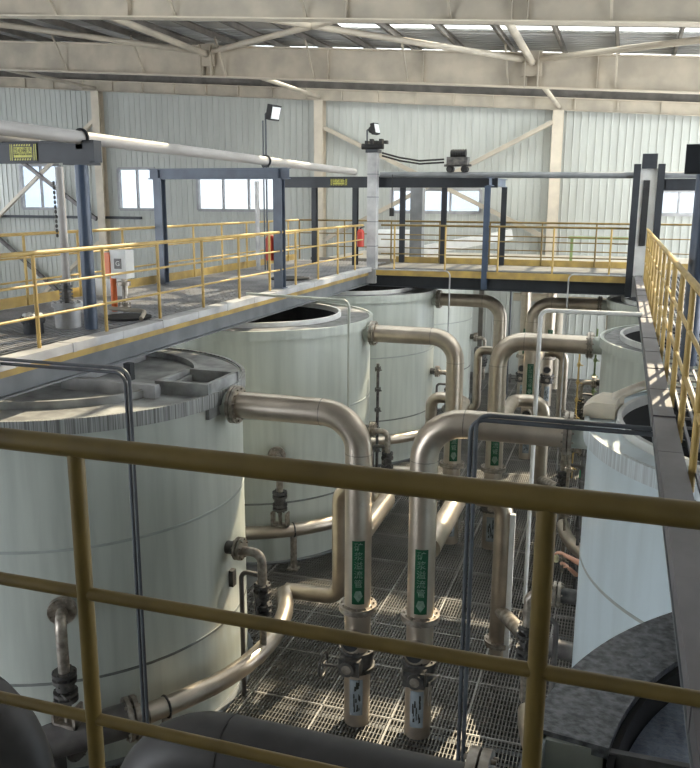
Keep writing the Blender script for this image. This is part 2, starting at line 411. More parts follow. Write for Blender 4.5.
brace('wall_brace', (-22.6, yb, 4.6), (-26.5, yb, 1.6), .15, 'pale lower wall brace behind left walkway rails', 'creamcol', h=.15)
brace('wall_brace', (-28.5, yb-.12, 5.0), (-24.3, yb-.12, 1.8), .15, 'dark lower wall brace at the left picture edge', 'steel_dark', h=.15)

# ------------------------------------------------------------------ tanks
RT = 2.3
TX, RX = -6.83, 2.10
YK = [2.97+5.97*k for k in range(5)]
def make_tank(cx, cy, H, side, label, paintm, kind):
    t = thing('leaching_tank', (cx, cy, 0), label, 'tank', 'pale leaching tanks in two rows')
    c = (cx, cy, 0); n = 96; streak = kind == 'lid' or (side > 0 and paintm == 'tank_skylit' and kind != 'open')
    MB().lathe([(RT-.02, 0), (RT, 0), (RT, H-.02), (RT-.02, H-.02)], c, n).build('shell', paintm, t)
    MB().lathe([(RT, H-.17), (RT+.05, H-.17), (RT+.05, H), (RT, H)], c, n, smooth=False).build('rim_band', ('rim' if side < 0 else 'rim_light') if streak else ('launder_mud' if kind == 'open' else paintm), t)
    ri = 1.72 if side < 0 else 2.02
    zp = H-.03
    a0, a1 = 0, 2*PI
    eo, ez = (.055, .034) if kind == 'open' else (.01, 0)
    if kind == 'open': a0, a1 = math.asin(.33/RT), PI-math.asin(.33/RT)
    MB().lathe([(ri, zp-.02), (RT+eo, zp-.02), (RT+eo, zp+ez), (ri, zp+ez)], c, n, a0, a1, False).build('launder_plate', 'launder_mud' if kind == 'open' else ('rimtop' if kind == 'lid' else (paintm if streak else 'ringplate')), t)
    if kind != 'open':
        MB().lathe([(ri-.06, H-.9), (ri-.05, H-.9), (ri-.05, H-.04), (ri-.06, H-.04)], c, n).build('inner_shade', 'black', t)  # black skirt added, shade inside the tank put into its colour
        MB().lathe([(ri-.05, H-.06), (ri, H-.06), (ri, H+.06), (ri-.05, H+.06)], c, n, smooth=True).build('inner_ring', 'white' if kind != 'lid' else 'rimtop', t)
    else:
        MB().lathe([(ri-.03, H-.75), (ri, H-.75), (ri, H-.03), (ri-.03, H-.03)], c, n, smooth=True).build('inner_ring', 'black', t)  # black wall, its inner shadow is put into the colour
    for zz in (1.13, 2.72):
        MB().lathe([(RT-.005, zz-.022), (RT+.006, zz-.014), (RT+.006, zz+.014), (RT-.005, zz+.022)], c, n).build('weld_seam', 'seam' if zz < 2 else 'seam_faint', t)
    MB().lathe([(RT-.01, 0), (RT+.09, 0), (RT+.09, .02), (RT-.01, .02)], c, n, smooth=False).build('base_ring', 'beamgrey', t)
    if kind == 'lid':
        m = MB(); m.lathe([(.01, H-.06), (ri-.05, H-.06), (ri-.05, H-.02), (.01, H-.02)], c, n, smooth=False)
        m.build('cover_plate', 'rimtop', t)
        m = MB(); m.bar((cx+.4, cy-.55, H+.05), (cx+1.75, cy-.62, H+.05), .1, .16); m.bar((cx+.4, cy-.55, H+.05), (cx+.3, cy+1.4, H+.05), .1, .16); m.build('cover_stiffener', 'tray', t)
    else:
        m = MB()
        for k in range(3):
            a = PI/3*k+.3 if kind != 'open' else 0
            if kind != 'open': m.bar((cx+1.7*math.cos(a), cy+1.7*math.sin(a), H-.5), (cx-1.7*math.cos(a), cy-1.7*math.sin(a), H-.5), .05, .08)
        if kind != 'open': m.build('bridge_bar', 'seam', t)
    # outlet box at the pipe side
    s = 1 if side < 0 else -1
    if kind != 'open' and not streak: pass
    elif kind != 'open':
        bx = cx+s*1.95; m = MB()
        w = .38 if side < 0 else .34
        if side < 0:
            m.box(bx-.36, bx+.36, cy-w-.03, cy-w+.03, H-.3, H+.13); m.box(bx-.36, bx+.36, cy+w-.03, cy+w+.03, H-.3, H+.13)
            m.box(bx-.36, bx-.30, cy-w, cy+w, H-.3, H+.13); m.box(bx+.30, bx+.36, cy-w, cy+w, H-.3, H+.13)
        else:
            m.lathe([(RT-.26, H-.02), (RT+.07, H-.02), (RT+.07, H+.10), (RT-.02, H+.15), (RT-.26, H+.15)], c, 10, PI-.30, PI-.04, False)
        m.build('outlet_box', 'boxcream' if side > 0 else 'rimtop', t)
    else:
        MB().box(cx-RT+.01, cx-ri+.02, cy+.30, cy+.33, H-.16, H-.02).build('weir_plate', 'tank', t)
        MB().box(cx-ri, cx+ri, cy+.30, cy+.33, H-.75, H-.02).build('weir_plate', 'ringplate', t)
        MB().lathe([(ri, H-.19), (RT-.02, H-.19), (RT-.02, H-.17), (ri, H-.17)], c, n, PI-.14, 2*PI+.14, False).build('launder_plate', 'tank', t)
    return t
TH = [4.2, 4.2, 4.27, 4.24, 4.24]
tl = [None, 'nearest whole pale tank at left, grime streaked rim band, mostly behind the front handrail',
      'middle left tank under the walkway, open top with white inner ring', 'shaded grey left tank under the cross walkway', 'farthest left tank, cream lit strip behind the shaded grey tank']
for k in range(1, 5): make_tank(TX, YK[k], TH[k], -1, tl[k], 'tank', 'lid' if k == 1 else 'ring')
rl = ['nearest right tank at bottom corner, open top with churning slurry', 'tall pale blue tank at right with cream outlet box on its rim', 'right tank with dark rim plate and white inner ring below purple grey tray', 'farthest right tank, small grey strip under the cross walkway']
for k in range(4): make_tank(RX, YK[k], 4.2, 1, rl[k], 'tank_skylit' if k < 2 else 'tank', 'open' if k == 0 else 'ring')
def slurry(cx, cy, r, z, label, a0=0, a1=2*PI):
    n = 64
    pts = [(cx+r*math.cos(a0+(a1-a0)*i/n), cy+r*math.sin(a0+(a1-a0)*i/n)) for i in range(n if a1-a0 > 6.28 else n+1)]
    m = MB(); k = len(pts)
    m.add([(a, b, z) for a, b in pts]+[(a, b, z-.3) for a, b in pts], [tuple(range(k)), tuple(reversed(range(k, 2*k)))]+[(i, (i+1) % k+0, (i+1) % k+k, i+k)[::-1] for i in range(k)])
    return tag(m.build('slurry', 'slurry_shade' if z < 3.52 else 'slurry', origin=(cx, cy, z-.3)), label, 'slurry', kind='stuff')
a_ = math.asin(.34/1.98)
slurry(RX, YK[0], 1.98, 4.04, 'churning blue grey slurry in the nearest right tank', a_, PI-a_)
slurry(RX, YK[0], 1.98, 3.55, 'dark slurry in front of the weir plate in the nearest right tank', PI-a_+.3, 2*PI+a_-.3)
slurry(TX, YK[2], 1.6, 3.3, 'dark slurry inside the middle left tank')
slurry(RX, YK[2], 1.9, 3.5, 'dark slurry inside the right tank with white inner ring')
# duct lying on the rim of the second right tank
m = MB(); m.tube([(.02, 9.2, 4.28), (.06, 9.5, 4.33), (.22, 9.9, 4.33), (.45, 10.4, 4.33), (1.0, 11.0, 4.33)], .055, 16)
tag(m.build('rim_duct', 'boxcream', origin=(.1, 9.4, 4.2)), 'pale cream duct curving along the rim of the tall right tank', 'duct')

# ------------------------------------------------------------------ overflow pipes
def make_overflow(mirror, Yp, label, group, wheel):
    mb = lambda: MB(mirror)
    X0 = -4.57; XP = -2.78; Zp = 4.01; r = .163
    mxx = (lambda x: -4.77-x) if mirror else (lambda x: x)
    t = thing('overflow_pipe', (mxx(XP), Yp, 0), label, 'pipe', group)
    mb().tube([(-4.36, Yp, Zp), (XP, Yp, Zp), (XP, Yp, 1.62)], r, 24, .45).build('pipe', 'steel', t)
    mb().cyl((XP-.466, Yp, Zp), (XP-.454, Yp, Zp), r+.004, 24).build('weld_bead', 'flange', t)
    mb().cyl((XP, Yp, Zp-.47), (XP, Yp, Zp-.458), r+.004, 24).build('weld_bead', 'flange', t)
    mb().cyl((X0-.05, Yp, Zp), (-4.38, Yp, Zp), r*.96, 24).build('nozzle', 'tank', t)
    f = mb(); f.flange((-4.39, Yp, Zp), (1, 0, 0), .235, .04, 24, 12); f.flange((-4.34, Yp, Zp), (1, 0, 0), .235, .04, 24, 12); f.build('tank_flange', 'flange', t)
    f = mb(); f.flange((XP, Yp, 1.60), (0, 0, 1), .235, .035, 24, 12); f.flange((XP, Yp, 1.56), (0, 0, 1), .235, .035, 24, 12); f.build('lower_flange', 'flange', t)
    mb().cyl((XP, Yp, .0), (XP, Yp, 1.56), r, 24).build('lower_pipe', 'steel', t)
    st = mb().cyl((XP, Yp-.13, 1.22), (XP, Yp-.30, 1.22), .125, 20).build('tee_stub', 'flange', t)
    mb().cyl((XP, Yp-.30, 1.22), (XP, Yp-.304, 1.22), .10, 20).build('stub_opening', 'black', st)
    v = mb(); v.flange((XP, Yp, 1.0), (0, 0, 1), .225, .05, 24, 8); v.flange((XP, Yp, .78), (0, 0, 1), .225, .05, 24, 8); v.cyl((XP, Yp, .80), (XP, Yp, .98), .20, 20)
    v = v.build('butterfly_valve', 'cast', t)
    g = mb(); g.box(XP-.14, XP+.12, Yp-.32, Yp-.16, .80, 1.0); g.cyl((XP-.03, Yp-.30, .90), (XP-.03, Yp-.36, .90), .095, 20); g.build('gear_box', 'cast', v)
    mb().cyl((XP-.03, Yp-.36, .90), (XP-.03, Yp-.365, .90), .06, 20).build('gear_cap', 'flange', v)
    h = mb()
    if wheel:
        wx = XP-.36; n = 20
        ring = [(wx, Yp-.26+.15*math.cos(2*PI*k/n), .86+.15*math.sin(2*PI*k/n)) for k in range(n+1)]
        h.tube(ring, .018, 8, caps=False)
        for k in range(3): a = 2*PI*k/3; h.cyl((wx, Yp-.26, .86), (wx, Yp-.26+.15*math.cos(a), .86+.15*math.sin(a)), .01, 6)
        h.cyl((wx, Yp-.26, .86), (XP-.1, Yp-.26, .88), .014, 8)
        h.build('handwheel', 'cast', v)
    else:
        h.cyl((XP-.05, Yp-.26, .97), (XP-.30, Yp-.26, .99), .016, 8); h.sphere((XP-.3, Yp-.26, .99), .025, 8); h.cyl((XP-.2, Yp-.3, .9), (XP-.2, Yp-.3, .6), .012, 8); h.build('lever', 'flange', v)
    # curved plates hugging the front of the pipe
    def wrap(z0, z1, half, rr, a_mid=-PI/2+.10):
        q = mb(); q.lathe([(rr, z0), (rr+.004, z0), (rr+.004, z1), (rr, z1)], (XP, Yp, 0), 12, a_mid-half, a_mid+half, True); return q
    am = -PI/2 + (.33 if not mirror else -.22)
    gp = wrap(1.68, 2.50, .47, r+.002, am).build('name_plate', 'green', t)
    def glyphs(target, txt, ztop, size, matn, step):
        tx = MB()
        for i, ch in enumerate(txt):
            aa = am if not mirror else PI-am
            cx = mxx(XP)+(r+.009)*math.cos(aa); cy = Yp+(r+.009)*math.sin(aa)
            ux = V((-math.sin(aa), math.cos(aa), 0))
            tx.text(ch, (cx, cy, ztop-step*i), ux, (0, 0, 1), size, .001)
        return tx
    tx = glyphs(gp, '矿浆溢流管', 2.42, .112, 'glyph', .118)
    # arrow pointing down
    aa = am if not mirror else PI-am
    c = V((mxx(XP)+(r+.009)*math.cos(aa), Yp+(r+.009)*math.sin(aa), 0)); ux = V((-math.sin(aa), math.cos(aa), 0))
    tx.add([c+ux*(-.03)+V((0, 0, 1.86)), c+ux*(-.055)+V((0, 0, 1.79)), c+V((0, 0, 1.71)), c+ux*.055+V((0, 0, 1.79)), c+ux*.03+V((0, 0, 1.86))], [(0, 1, 2, 3, 4)])
    tx.build('plate_lettering', 'glyph', gp)
    lp = wrap(.17, .66, .5, r+.002, am-(.1 if not mirror else -.1)).build('pale_label', 'label', t)
    lp['label'] = 'pale label with black marks'
    sk_ = MB(); rnd = random.Random(3+int(mirror))
    aa2 = (am-.1) if not mirror else PI-(am+.1)
    for k in range(14):
        da = rnd.uniform(-.3, .3); zz = rnd.uniform(.2, .58); hh = rnd.uniform(.03, .12)
        c2 = V((mxx(XP)+(r+.008)*math.cos(aa2+da), Yp+(r+.008)*math.sin(aa2+da), 0)); ux2 = V((-math.sin(aa2+da), math.cos(aa2+da), 0))
        w_ = rnd.uniform(.006, .014)
        sk_.add([c2-ux2*w_+V((0, 0, zz)), c2+ux2*w_+V((0, 0, zz+.01)), c2+ux2*w_*.6+V((0, 0, zz+hh)), c2-ux2*w_*.8+V((0, 0, zz+hh))], [(0, 1, 2, 3)])
    sk_.build('label_marks', 'letter', lp)
    return t
gO = 'stainless overflow pipes with green name plates'
p_left = make_overflow(False, YK[1], 'stainless overflow pipe with handwheel valve, arching from nearest whole left tank', gO, True)
p_right = make_overflow(True, YK[1], 'stainless overflow pipe arching left from the tall pale blue tank', gO, False)
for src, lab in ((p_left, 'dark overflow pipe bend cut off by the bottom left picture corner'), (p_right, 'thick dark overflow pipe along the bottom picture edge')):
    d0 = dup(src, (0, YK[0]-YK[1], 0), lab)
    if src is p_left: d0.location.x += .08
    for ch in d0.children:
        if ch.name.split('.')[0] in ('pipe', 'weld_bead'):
            ch.data = ch.data.copy(); ch.data.materials[0] = M['pipe_dark']
for k, lab in ((2, 'overflow pipe arching right from the middle left tank'), (3, 'dark overflow pipe leaving the shaded grey left tank under the cross walkway'), (4, 'sunlit overflow pipe with green plate far behind, left one of the distant pair')):
    dup(p_left, (0, YK[k]-YK[1], 0), lab)
for k, lab in ((2, 'overflow pipe from right tank with white inner ring, behind the white conduit'), (3, 'dark overflow pipe leaving the farthest right tank'), (4, 'sunlit overflow pipe with green plate far behind, right one of the distant pair')):
    dup(p_right, (0, YK[k]-YK[1], 0), lab)

# ------------------------------------------------------------------ transfer pipes (bypass beside each overflow pipe, ring around the tank base)
def make_transfer(mirror, k, label, end_deg):
    mb = lambda: MB(mirror); Yp = YK[k]; r = .118
    mxx = (lambda x: -4.77-x) if mirror else (lambda x: x)
    t = thing('transfer_pipe', (mxx(-3.5), Yp+1.66, 0), label, 'pipe', 'transfer pipes beside the overflow pipes')
    if not mirror:
        m = mb(); m.tube([(-2.82, Yp+.10, 2.40), (-2.84, Yp+1.66, 2.42), (-3.57, Yp+1.66, 2.48), (-3.57, Yp+1.66, .78), (-4.42, Yp+1.66, .74)], r, 18, .2)
        m.build('bypass', 'steel', t)
        m = mb(); a0 = 33
        pts = [(-4.36, Yp+1.66, .74)]
        for a in range(a0, end_deg-1, -6):
            R_ = 2.88-.22*min(1, max(0, (a0-a)/60)); pts.append((TX+R_*math.cos(math.radians(a)), Yp+R_*math.sin(math.radians(a)), .74))
        m.tube(pts, r, 16); m.build('ring_pipe', 'steel', t)
        a = math.radians(-52 if end_deg < -52 else -34); sx, sy = TX+2.66*math.cos(a), Yp+2.66*math.sin(a)
        m = mb(); m.cyl((sx, sy, 0), (sx, sy, .62), .06, 12); m.box(sx-.1, sx+.1, sy-.1, sy+.1, 0, .02); m.build('support_post', 'flange', t)
        m = mb(); n = 16; d = V((math.cos(a), math.sin(a), 0))
        m.tube([V((sx, sy, .74))+(d*math.cos(2*PI*i/n)+V((0, 0, 1))*math.sin(2*PI*i/n))*.125 for i in range(n+1)], .014, 6, caps=False); m.build('pipe_clamp', 'cast', t)
    else:
        m = mb(); m.tube([(-2.85, Yp+.10, 2.42), (-2.87, Yp+1.96, 2.46), (-3.49, Yp+1.96, 2.46), (-3.49, Yp+1.96, .34)], r*1.12, 18, .24); m.build('bypass', 'steel', t)
        m = mb(); m.flange((-3.49, Yp+1.96, .33), (0, 0, 1), .2, .035, 20, 8); m.flange((-3.49, Yp+1.96, .29), (0, 0, 1), .2, .035, 20, 8); m.build('flange', 'flange', t)
        mb().cyl((-3.49, Yp+1.96, 0), (-3.49, Yp+1.96, .29), r*1.0, 18).build('lower_pipe', 'steel', t)
        m = mb(); m.cyl((-3.49, Yp+1.96, .80), (-4.05, Yp+.9, .95), .10, 16); m.build('side_branch', 'flange', t)
        m = mb(); m.flange((-4.02, Yp+.9, .95), (1, 0, 0), .19, .05, 20, 8); m.flange((-4.14, Yp+.9, .95), (1, 0, 0), .19, .05, 20, 8); m.cyl((-4.02, Yp+.9, .95), (-4.14, Yp+.9, .95), .15, 16)
        m.cyl((-4.08, Yp+.9, 1.05), (-4.08, Yp+.9, 1.35), .03, 8); m.box(-4.16, -4.0, Yp+.82, Yp+.98, 1.28, 1.42); m.build('side_valve', 'cast', t)
        m = mb(); m.cyl((-4.14, Yp+.9, .95), (-4.62, Yp+.85, .95), .12, 16); m.build('bellows', 'steel_dark', t)
        m = mb(); pts = []
        for a in range(-4, end_deg-1, -6):
            R_ = 2.72; pts.append((TX+R_*math.cos(math.radians(a)), Yp+R_*math.sin(math.radians(a)), .70))
        m.tube(pts, r*.95, 16); m.build('ring_pipe', 'steel', t)
    return t
make_transfer(False, 1, 'pale transfer pipe curving round the base of nearest whole left tank', -42)
make_transfer(False, 2, 'transfer pipe curving round the base of the middle left tank', -88)
make_transfer(False, 3, 'dark bent transfer pipe beside the shaded grey left tank', -70)
make_transfer(True, 1, 'sunlit transfer pipe with floor flange between the tall pale blue tank and its overflow pipe', -60)
make_transfer(True, 2, 'bent transfer pipe half hidden behind the white conduit', -60)
make_transfer(True, 3, 'dark bent transfer pipe deep between the far right tanks', -60)
# thick dark pipe joined to the flange of the first ring pipe
a = math.radians(-42); fx, fy = TX+2.66*math.cos(a), YK[1]+2.66*math.sin(a)
t = thing('suction_pipe', (fx-.3, fy-.8, 0), 'thick dark curved pipe with bolted flange in front of nearest whole left tank', 'pipe')
dv = V((math.sin(a), -math.cos(a), 0))
m = MB(); p0 = V((fx, fy, .74)); m.tube([p0, p0+dv*.45, p0+dv*.95+V((-.15, .05, -.08)), p0+dv*1.15+V((-.35, .1, -.7))], .19, 20, .3); m.build('pipe', 'steel_dark', t)
m = MB(); m.flange(p0-dv*.0, dv, .25, .05, 20, 8, .02); m.flange(p0+dv*.08, dv, .25, .05, 20, 8, .02); m.build('flange', 'flange', t)
m = MB(); m.cyl((-5.95, 6.98, .42), (-5.42, 6.86, .42), .12, 16); m.flange((-5.42, 6.86, .42), (.97, -.2, 0), .15, .03, 16, 6); m.cyl((-5.75, 6.94, 0), (-5.75, 6.94, .42), .09, 12)
tag(m.build('drain_stub', 'steel_dark', origin=(-5.75, 6.94, 0)), 'short dark pipe stub with blank end flange below the front valve at bottom left', 'pipe')

# ------------------------------------------------------------------ front drain valves
def make_drain(k, label):
    Yp = YK[k]; a = -1.0; d = V((math.cos(a), math.sin(a), 0)); p = V((TX, Yp, 2.08))+d*2.3
    t = thing('drain_valve', (p.x, p.y, 0), label, 'valve', 'drain valves on tank fronts')
    MB().cyl(p-d*.03, p+d*.12, .11, 16).build('nozzle', 'flange', t)
    m = MB(); m.flange(p+d*.12, d, .155, .03, 20, 8); m.flange(p+d*.16, d, .155, .03, 20, 8); m.build('nozzle_flange', 'flange', t)
    q = p+d*.40
    MB().tube([p+d*.16, q, q-V((0, 0, .62))], .062, 14, .14).build('elbow', 'flange', t)
    z = q.z-.60; v = MB()
    for i, (rr, tt) in enumerate(((.13, .04), (.13, .04), (.10, .08), (.13, .04), (.13, .04))):
        zz = z-.075*i; v.flange((q.x, q.y, zz), (0, 0, 1), rr, tt, 16, 6, .012)
    v.cyl((q.x, q.y, z), (q.x, q.y, z-.34), .075, 12)
    v = v.build('ball_valve', 'cast', t)
    m = MB(); m.box(q.x-.15, q.x+.15, q.y-.08, q.y+.08, z-.62, z-.58); m.box(q.x-.15, q.x-.12, q.y-.08, q.y+.08, z-.62, z-.36); m.box(q.x+.12, q.x+.15, q.y-.08, q.y+.08, z-.62, z-.36); m.build('bracket', 'flange', v)
    m = MB(); m.cyl((q.x, q.y-.08, z-.2), (q.x+.16, q.y-.2, z-.16), .012, 6); m.build('lever', 'cast', v)
    MB().cyl((q.x, q.y, z-.34), (q.x, q.y, .74 if k == 2 else .5), .035, 10).build('drain_tube', 'flange', t)
    return t
make_drain(1, 'drain valve on the front of nearest whole left tank, between handrail bars')
make_drain(2, 'drain valve on the front of the middle left tank, feeding its ring pipe')

# ------------------------------------------------------------------ sampling valve stacks on the gap side of each tank
def make_stack(mirror, k, label, green):
    mb = lambda: MB(mirror); Yp = YK[k]-.02
    mxx = (lambda x: -4.77-x) if mirror else (lambda x: x)
    t = thing('sampling_valve', (mxx(-4.1), Yp, 0), label, 'valve', 'sampling valve stacks on tank sides')
    mb().cyl((-4.60, Yp, 2.12), (-4.40, Yp, 2.12), .085, 14).build('nozzle', 'cast', t)
    m = mb(); m.flange((-4.38, Yp, 2.12), (1, 0, 0), .15, .035, 18, 8); m.flange((-4.33, Yp, 2.12), (1, 0, 0), .15, .035, 18, 8); m.build('nozzle_flange', 'flange', t)
    mb().tube([(-4.31, Yp, 2.10), (-4.05, Yp, 2.10), (-4.05, Yp, 1.65)], .058, 14, .13).build('elbow', 'flange', t)
    v = mb()
    for i in range(6): v.flange((-4.05, Yp, 1.66-.09*i), (0, 0, 1), (.11, .12, .085, .12, .11, .09)[i], .04, 16, 6, .012)
    v.cyl((-4.05, Yp, 1.66), (-4.05, Yp, 1.15), .06, 12)
    v = v.build('ball_valve', 'cast', t)
    h = mb(); h.cyl((-4.05, Yp-.05, 1.45), (-4.05, Yp-.22, 1.47), .016, 8); h.cyl((-4.05, Yp-.2, 1.30), (-4.05, Yp-.2, 1.60), .014, 8); h.build('lever', 'cast', v)
    mb().cyl((-4.05, Yp, 1.2), (-4.05, Yp, .72), .045, 12).build('down_pipe', 'flange', t)
    s = mb(); s.tube([(-4.05, Yp+.03, 1.78), (-4.37, Yp+.06, 1.78), (-4.37, Yp+.06, .0)], .032, 10, .1); s = s.build('side_tube', 'steel_dark', t)
    if green: mb().cyl((-4.37, Yp+.06, 1.42), (-4.37, Yp+.06, 1.70), .036, 10).build('colour_band', 'greenpaint', s)
    # gauge stem further up the shell
    return t
for k, lab in ((1, 'dark sampling valve stack on the side of nearest whole left tank'), (2, 'sampling valve stack on the side of the middle left tank'), (3, 'sampling valve stack on the shaded grey left tank'), (4, 'sampling valve stack on the farthest left tank')):
    make_stack(False, k, lab, False)
for k, lab in ((1, 'sampling valve stack low on the side of the tall pale blue tank'), (2, 'sampling valve stack with green banded tube on right tank with white inner ring'), (3, 'sampling valve stack on the farthest right tank')):
    make_stack(True, k, lab, k == 2)
# level gauge tubes standing beside tanks
def gauge(x, y, z0, z1, label, mat='cast', r=.03):
    t = thing('level_gauge', (x, y, z0), label, 'gauge', 'level gauges beside the tanks')
    MB().cyl((x, y, z0), (x, y, z1), r, 10).build('gauge_tube', mat, t)
    zz = z0+.25
    while zz < z1-.1:
        m = MB(); m.flange((x, y, zz), (0, 0, 1), r*2.1, .05, 12, 4, .01); m.cyl((x, y, zz), (x+.1, y-.1, zz), .014, 6); m.build('gauge_valve', mat, t); zz += .42
gauge(-4.45, 15.55, 0, 3.3, 'dark level gauge with small valves beside the middle left tank')
gauge(-.35, 13.6, 0, 3.3, 'dark level gauge with small valves before right tank with white inner ring')
gauge(-.60, 14.2, 0, 2.9, 'pale level gauge column beside right tank with white inner ring', 'flange')
gauge(-.75, 19.6, 0, 3.2, 'brass level gauge beside the farthest right tank', 'toe', .02)
gauge(-.45, 22.6, 0, 3.2, 'green level gauge far back by the right tank row', 'olivegreen', .025)
m = MB(); d = V((math.cos(.02), math.sin(.02), 0)); p = V((TX, YK[1], 1.66))+d*2.3
m.box(p.x-.04, p.x+.06, p.y-.05, p.y+.05, p.z-.1, p.z+.12)
tag(m.build('nameplate_bracket', 'cast', origin=p), 'small dark bracket on nearest whole left tank below its sampling valve', 'bracket')

# ------------------------------------------------------------------ walkways
def deck_bars(x0, x1, y0, y1, z, along_y=True, pitch=.075, w=.02):
    m = MB()
    if along_y:
        x = x0
        while x <= x1: m.box(x-w/2, x+w/2, y0, y1, z-.03, z); x += pitch
        y = y0
        while y <= y1: m.box(x0, x1, y-.006, y+.006, z-.024, z-.004); y += .3
    else:
        y = y0
        while y <= y1: m.box(x0, x1, y-w/2, y+w/2, z-.03, z); y += pitch
        x = x0
        while x <= x1: m.box(x-.006, x+.006, y0, y1, z-.024, z-.004); x += .3
    return m
LX = -6.02
t = thing('walkway', (LX-1.4, 11, PL), 'long left walkway with slatted grating deck above the left tanks', 'walkway')
deck_bars(-8.85, LX-.16, 3.0, 22.4, PL-.02, True, .09, .038).build('deck', 'deckbar', t)
MB().box(LX-.045, LX-.02, 3.0, 20.2, PL-.20, PL-.03).build('toe_plate', 'toe', t)
MB().ibeam((LX-.09, 3.0, PL-.31), (LX-.09, 20.2, PL-.31), .24, .13).build('edge_beam', 'beamgrey', t)
MB().ibeam((-8.85, 3.0, PL-.2), (-8.85, 22.4, PL-.2), .3, .14).build('edge_beam', 'beamgrey', t)
MB().box(-8.93, -8.9, 3.0, 22.4, PL-.02, PL+.14).build('toe_plate', 'toe', t)
m = MB()
for yy in [3.5+2.4*i for i in range(8)]: m.ibeam((-8.8, yy, PL-.15), (LX-.12, yy, PL-.15), .18, .1)
m.build('cross_beams', 'beamgrey', t)
m = MB().box(-5.99, -5.89, 9.02, 9.12, 4.15, PL-.43); m.build('support_post', 'navy', t)
# tray
def tray(x0, x1, y0, y1, label, mt):
    t = thing('cable_tray', ((x0+x1)/2, (y0+y1)/2, PL-.11), label, 'tray')
    m = MB(); y = y0
    while y < y1-.05:
        e = min(y+2.0, y1); dz = random.uniform(-.004, .004)
        m.box(x0, x1, y+.004, e-.004, PL-.10+dz, PL+dz); y = e
    m.build('cover', mt, t)
    c = MB(); y = y0+1
    while y < y1-.05: c.box(x0-.004, x1+.004, y-.03, y+.03, PL-.104, PL+.008); y += 2.0
    c.build('joint_strap', mt, t)
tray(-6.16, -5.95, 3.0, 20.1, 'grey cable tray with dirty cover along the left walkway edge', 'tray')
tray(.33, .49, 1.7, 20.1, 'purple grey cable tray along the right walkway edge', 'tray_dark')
t = thing('walkway', (-2.7, 21.2, PL), 'far cross walkway joining the left and right walkways', 'walkway')
MB().box(-5.95, 3.3, 20.3, 22.4, PL-.05, PL-.02).build('deck', 'deckslab', t)
MB().box(-5.95, .40, 20.17, 20.2, PL-.19, PL-.03).build('toe_plate', 'toe', t)
MB().ibeam((-6.1, 20.26, PL-.34), (3.3, 20.26, PL-.34), .29, .14).build('edge_beam', 'navy', t)
MB().ibeam((-6.1, 22.4, PL-.2), (3.3, 22.4, PL-.2), .3, .14).build('edge_beam', 'navy', t)
MB().box(-5.95, 3.3, 22.42, 22.45, PL-.02, PL+.14).build('toe_plate', 'toe', t)
t = thing('walkway', (1.9, 11, PL), 'right walkway with grating deck behind the golden rails', 'walkway')
deck_bars(.55, 3.3, 1.7, 20.2, PL-.02).build('deck', 'deckbar', t)
MB().ibeam((.44, 1.7, PL-.27), (.44, 20.2, PL-.27), .26, .13).build('edge_beam', 'beamgrey', t)
MB().ibeam((3.3, 1.7, PL-.2), (3.3, 22.4, PL-.2), .3, .14).build('edge_beam', 'beamgrey', t)
t = thing('walkway', (-1.0, .2, PL), 'near platform edge carrying the front handrail', 'walkway')
MB().box(-9, 3.3, -1.6, 1.40, PL-.08, PL).build('deck', 'deckslab', t)

def railing(label, start, d, n, pitch, heights, rp, rr, post_mat, rail_mat, group=None, length=None, z0=PL, zpost=None, off=0):
    start = V(start); d = V(d).normalized(); L = length or pitch*(n-1)
    t = thing('guard_rail', (start.x, start.y, z0), label, 'railing', group)
    for i in range(n):
        p = start+d*(off+pitch*i)
        MB().cyl((p.x, p.y, zpost if zpost is not None else z0), (p.x, p.y, z0+heights[0]), rp, 10).build('post', post_mat, t)
    for i, h in enumerate(heights):
        a, b = start+V((0, 0, h)), start+d*L+V((0, 0, h))
        a.z = b.z = z0+h
        MB().cyl(a, b, rp*1.15 if i == 0 else rr, 12).build('top_rail' if i == 0 else 'mid_rail', rail_mat, t)
    return t
railing('yellow guard rail along inner edge of left walkway beside the cable tray', (LX-.09, 3.72, 0), (0, 1, 0), 13, 1.29, (1.05, .70, .35), .023, .016, 'yellow', 'yellow', length=16.1, zpost=PL-.2, off=.0)
railing('yellow guard rail along outer side of left walkway, nearest the windows', (-8.8, 4.0, 0), (0, 1, 0), 14, 1.35, (1.1, .74, .38), .023, .016, 'yellow', 'yellow', length=18.3)
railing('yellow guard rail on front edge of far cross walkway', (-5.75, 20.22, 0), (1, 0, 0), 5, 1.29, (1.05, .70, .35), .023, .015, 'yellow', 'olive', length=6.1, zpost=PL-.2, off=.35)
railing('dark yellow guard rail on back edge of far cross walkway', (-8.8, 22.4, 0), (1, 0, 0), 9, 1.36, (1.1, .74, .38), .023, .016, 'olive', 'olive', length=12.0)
railing('golden guard rail of right walkway seen almost end on', (.52, 1.9, 0), (0, 1, 0), 16, 1.15, (1.05, .70, .35), .024, .016, 'yellow', 'yellow', length=17.8, zpost=PL-.15)
railing('yellow guard rail far right behind the blue column', (3.2, 6, 0), (0, 1, 0), 12, 1.4, (1.1, .74, .38), .023, .016, 'yellow', 'yellow', length=16)
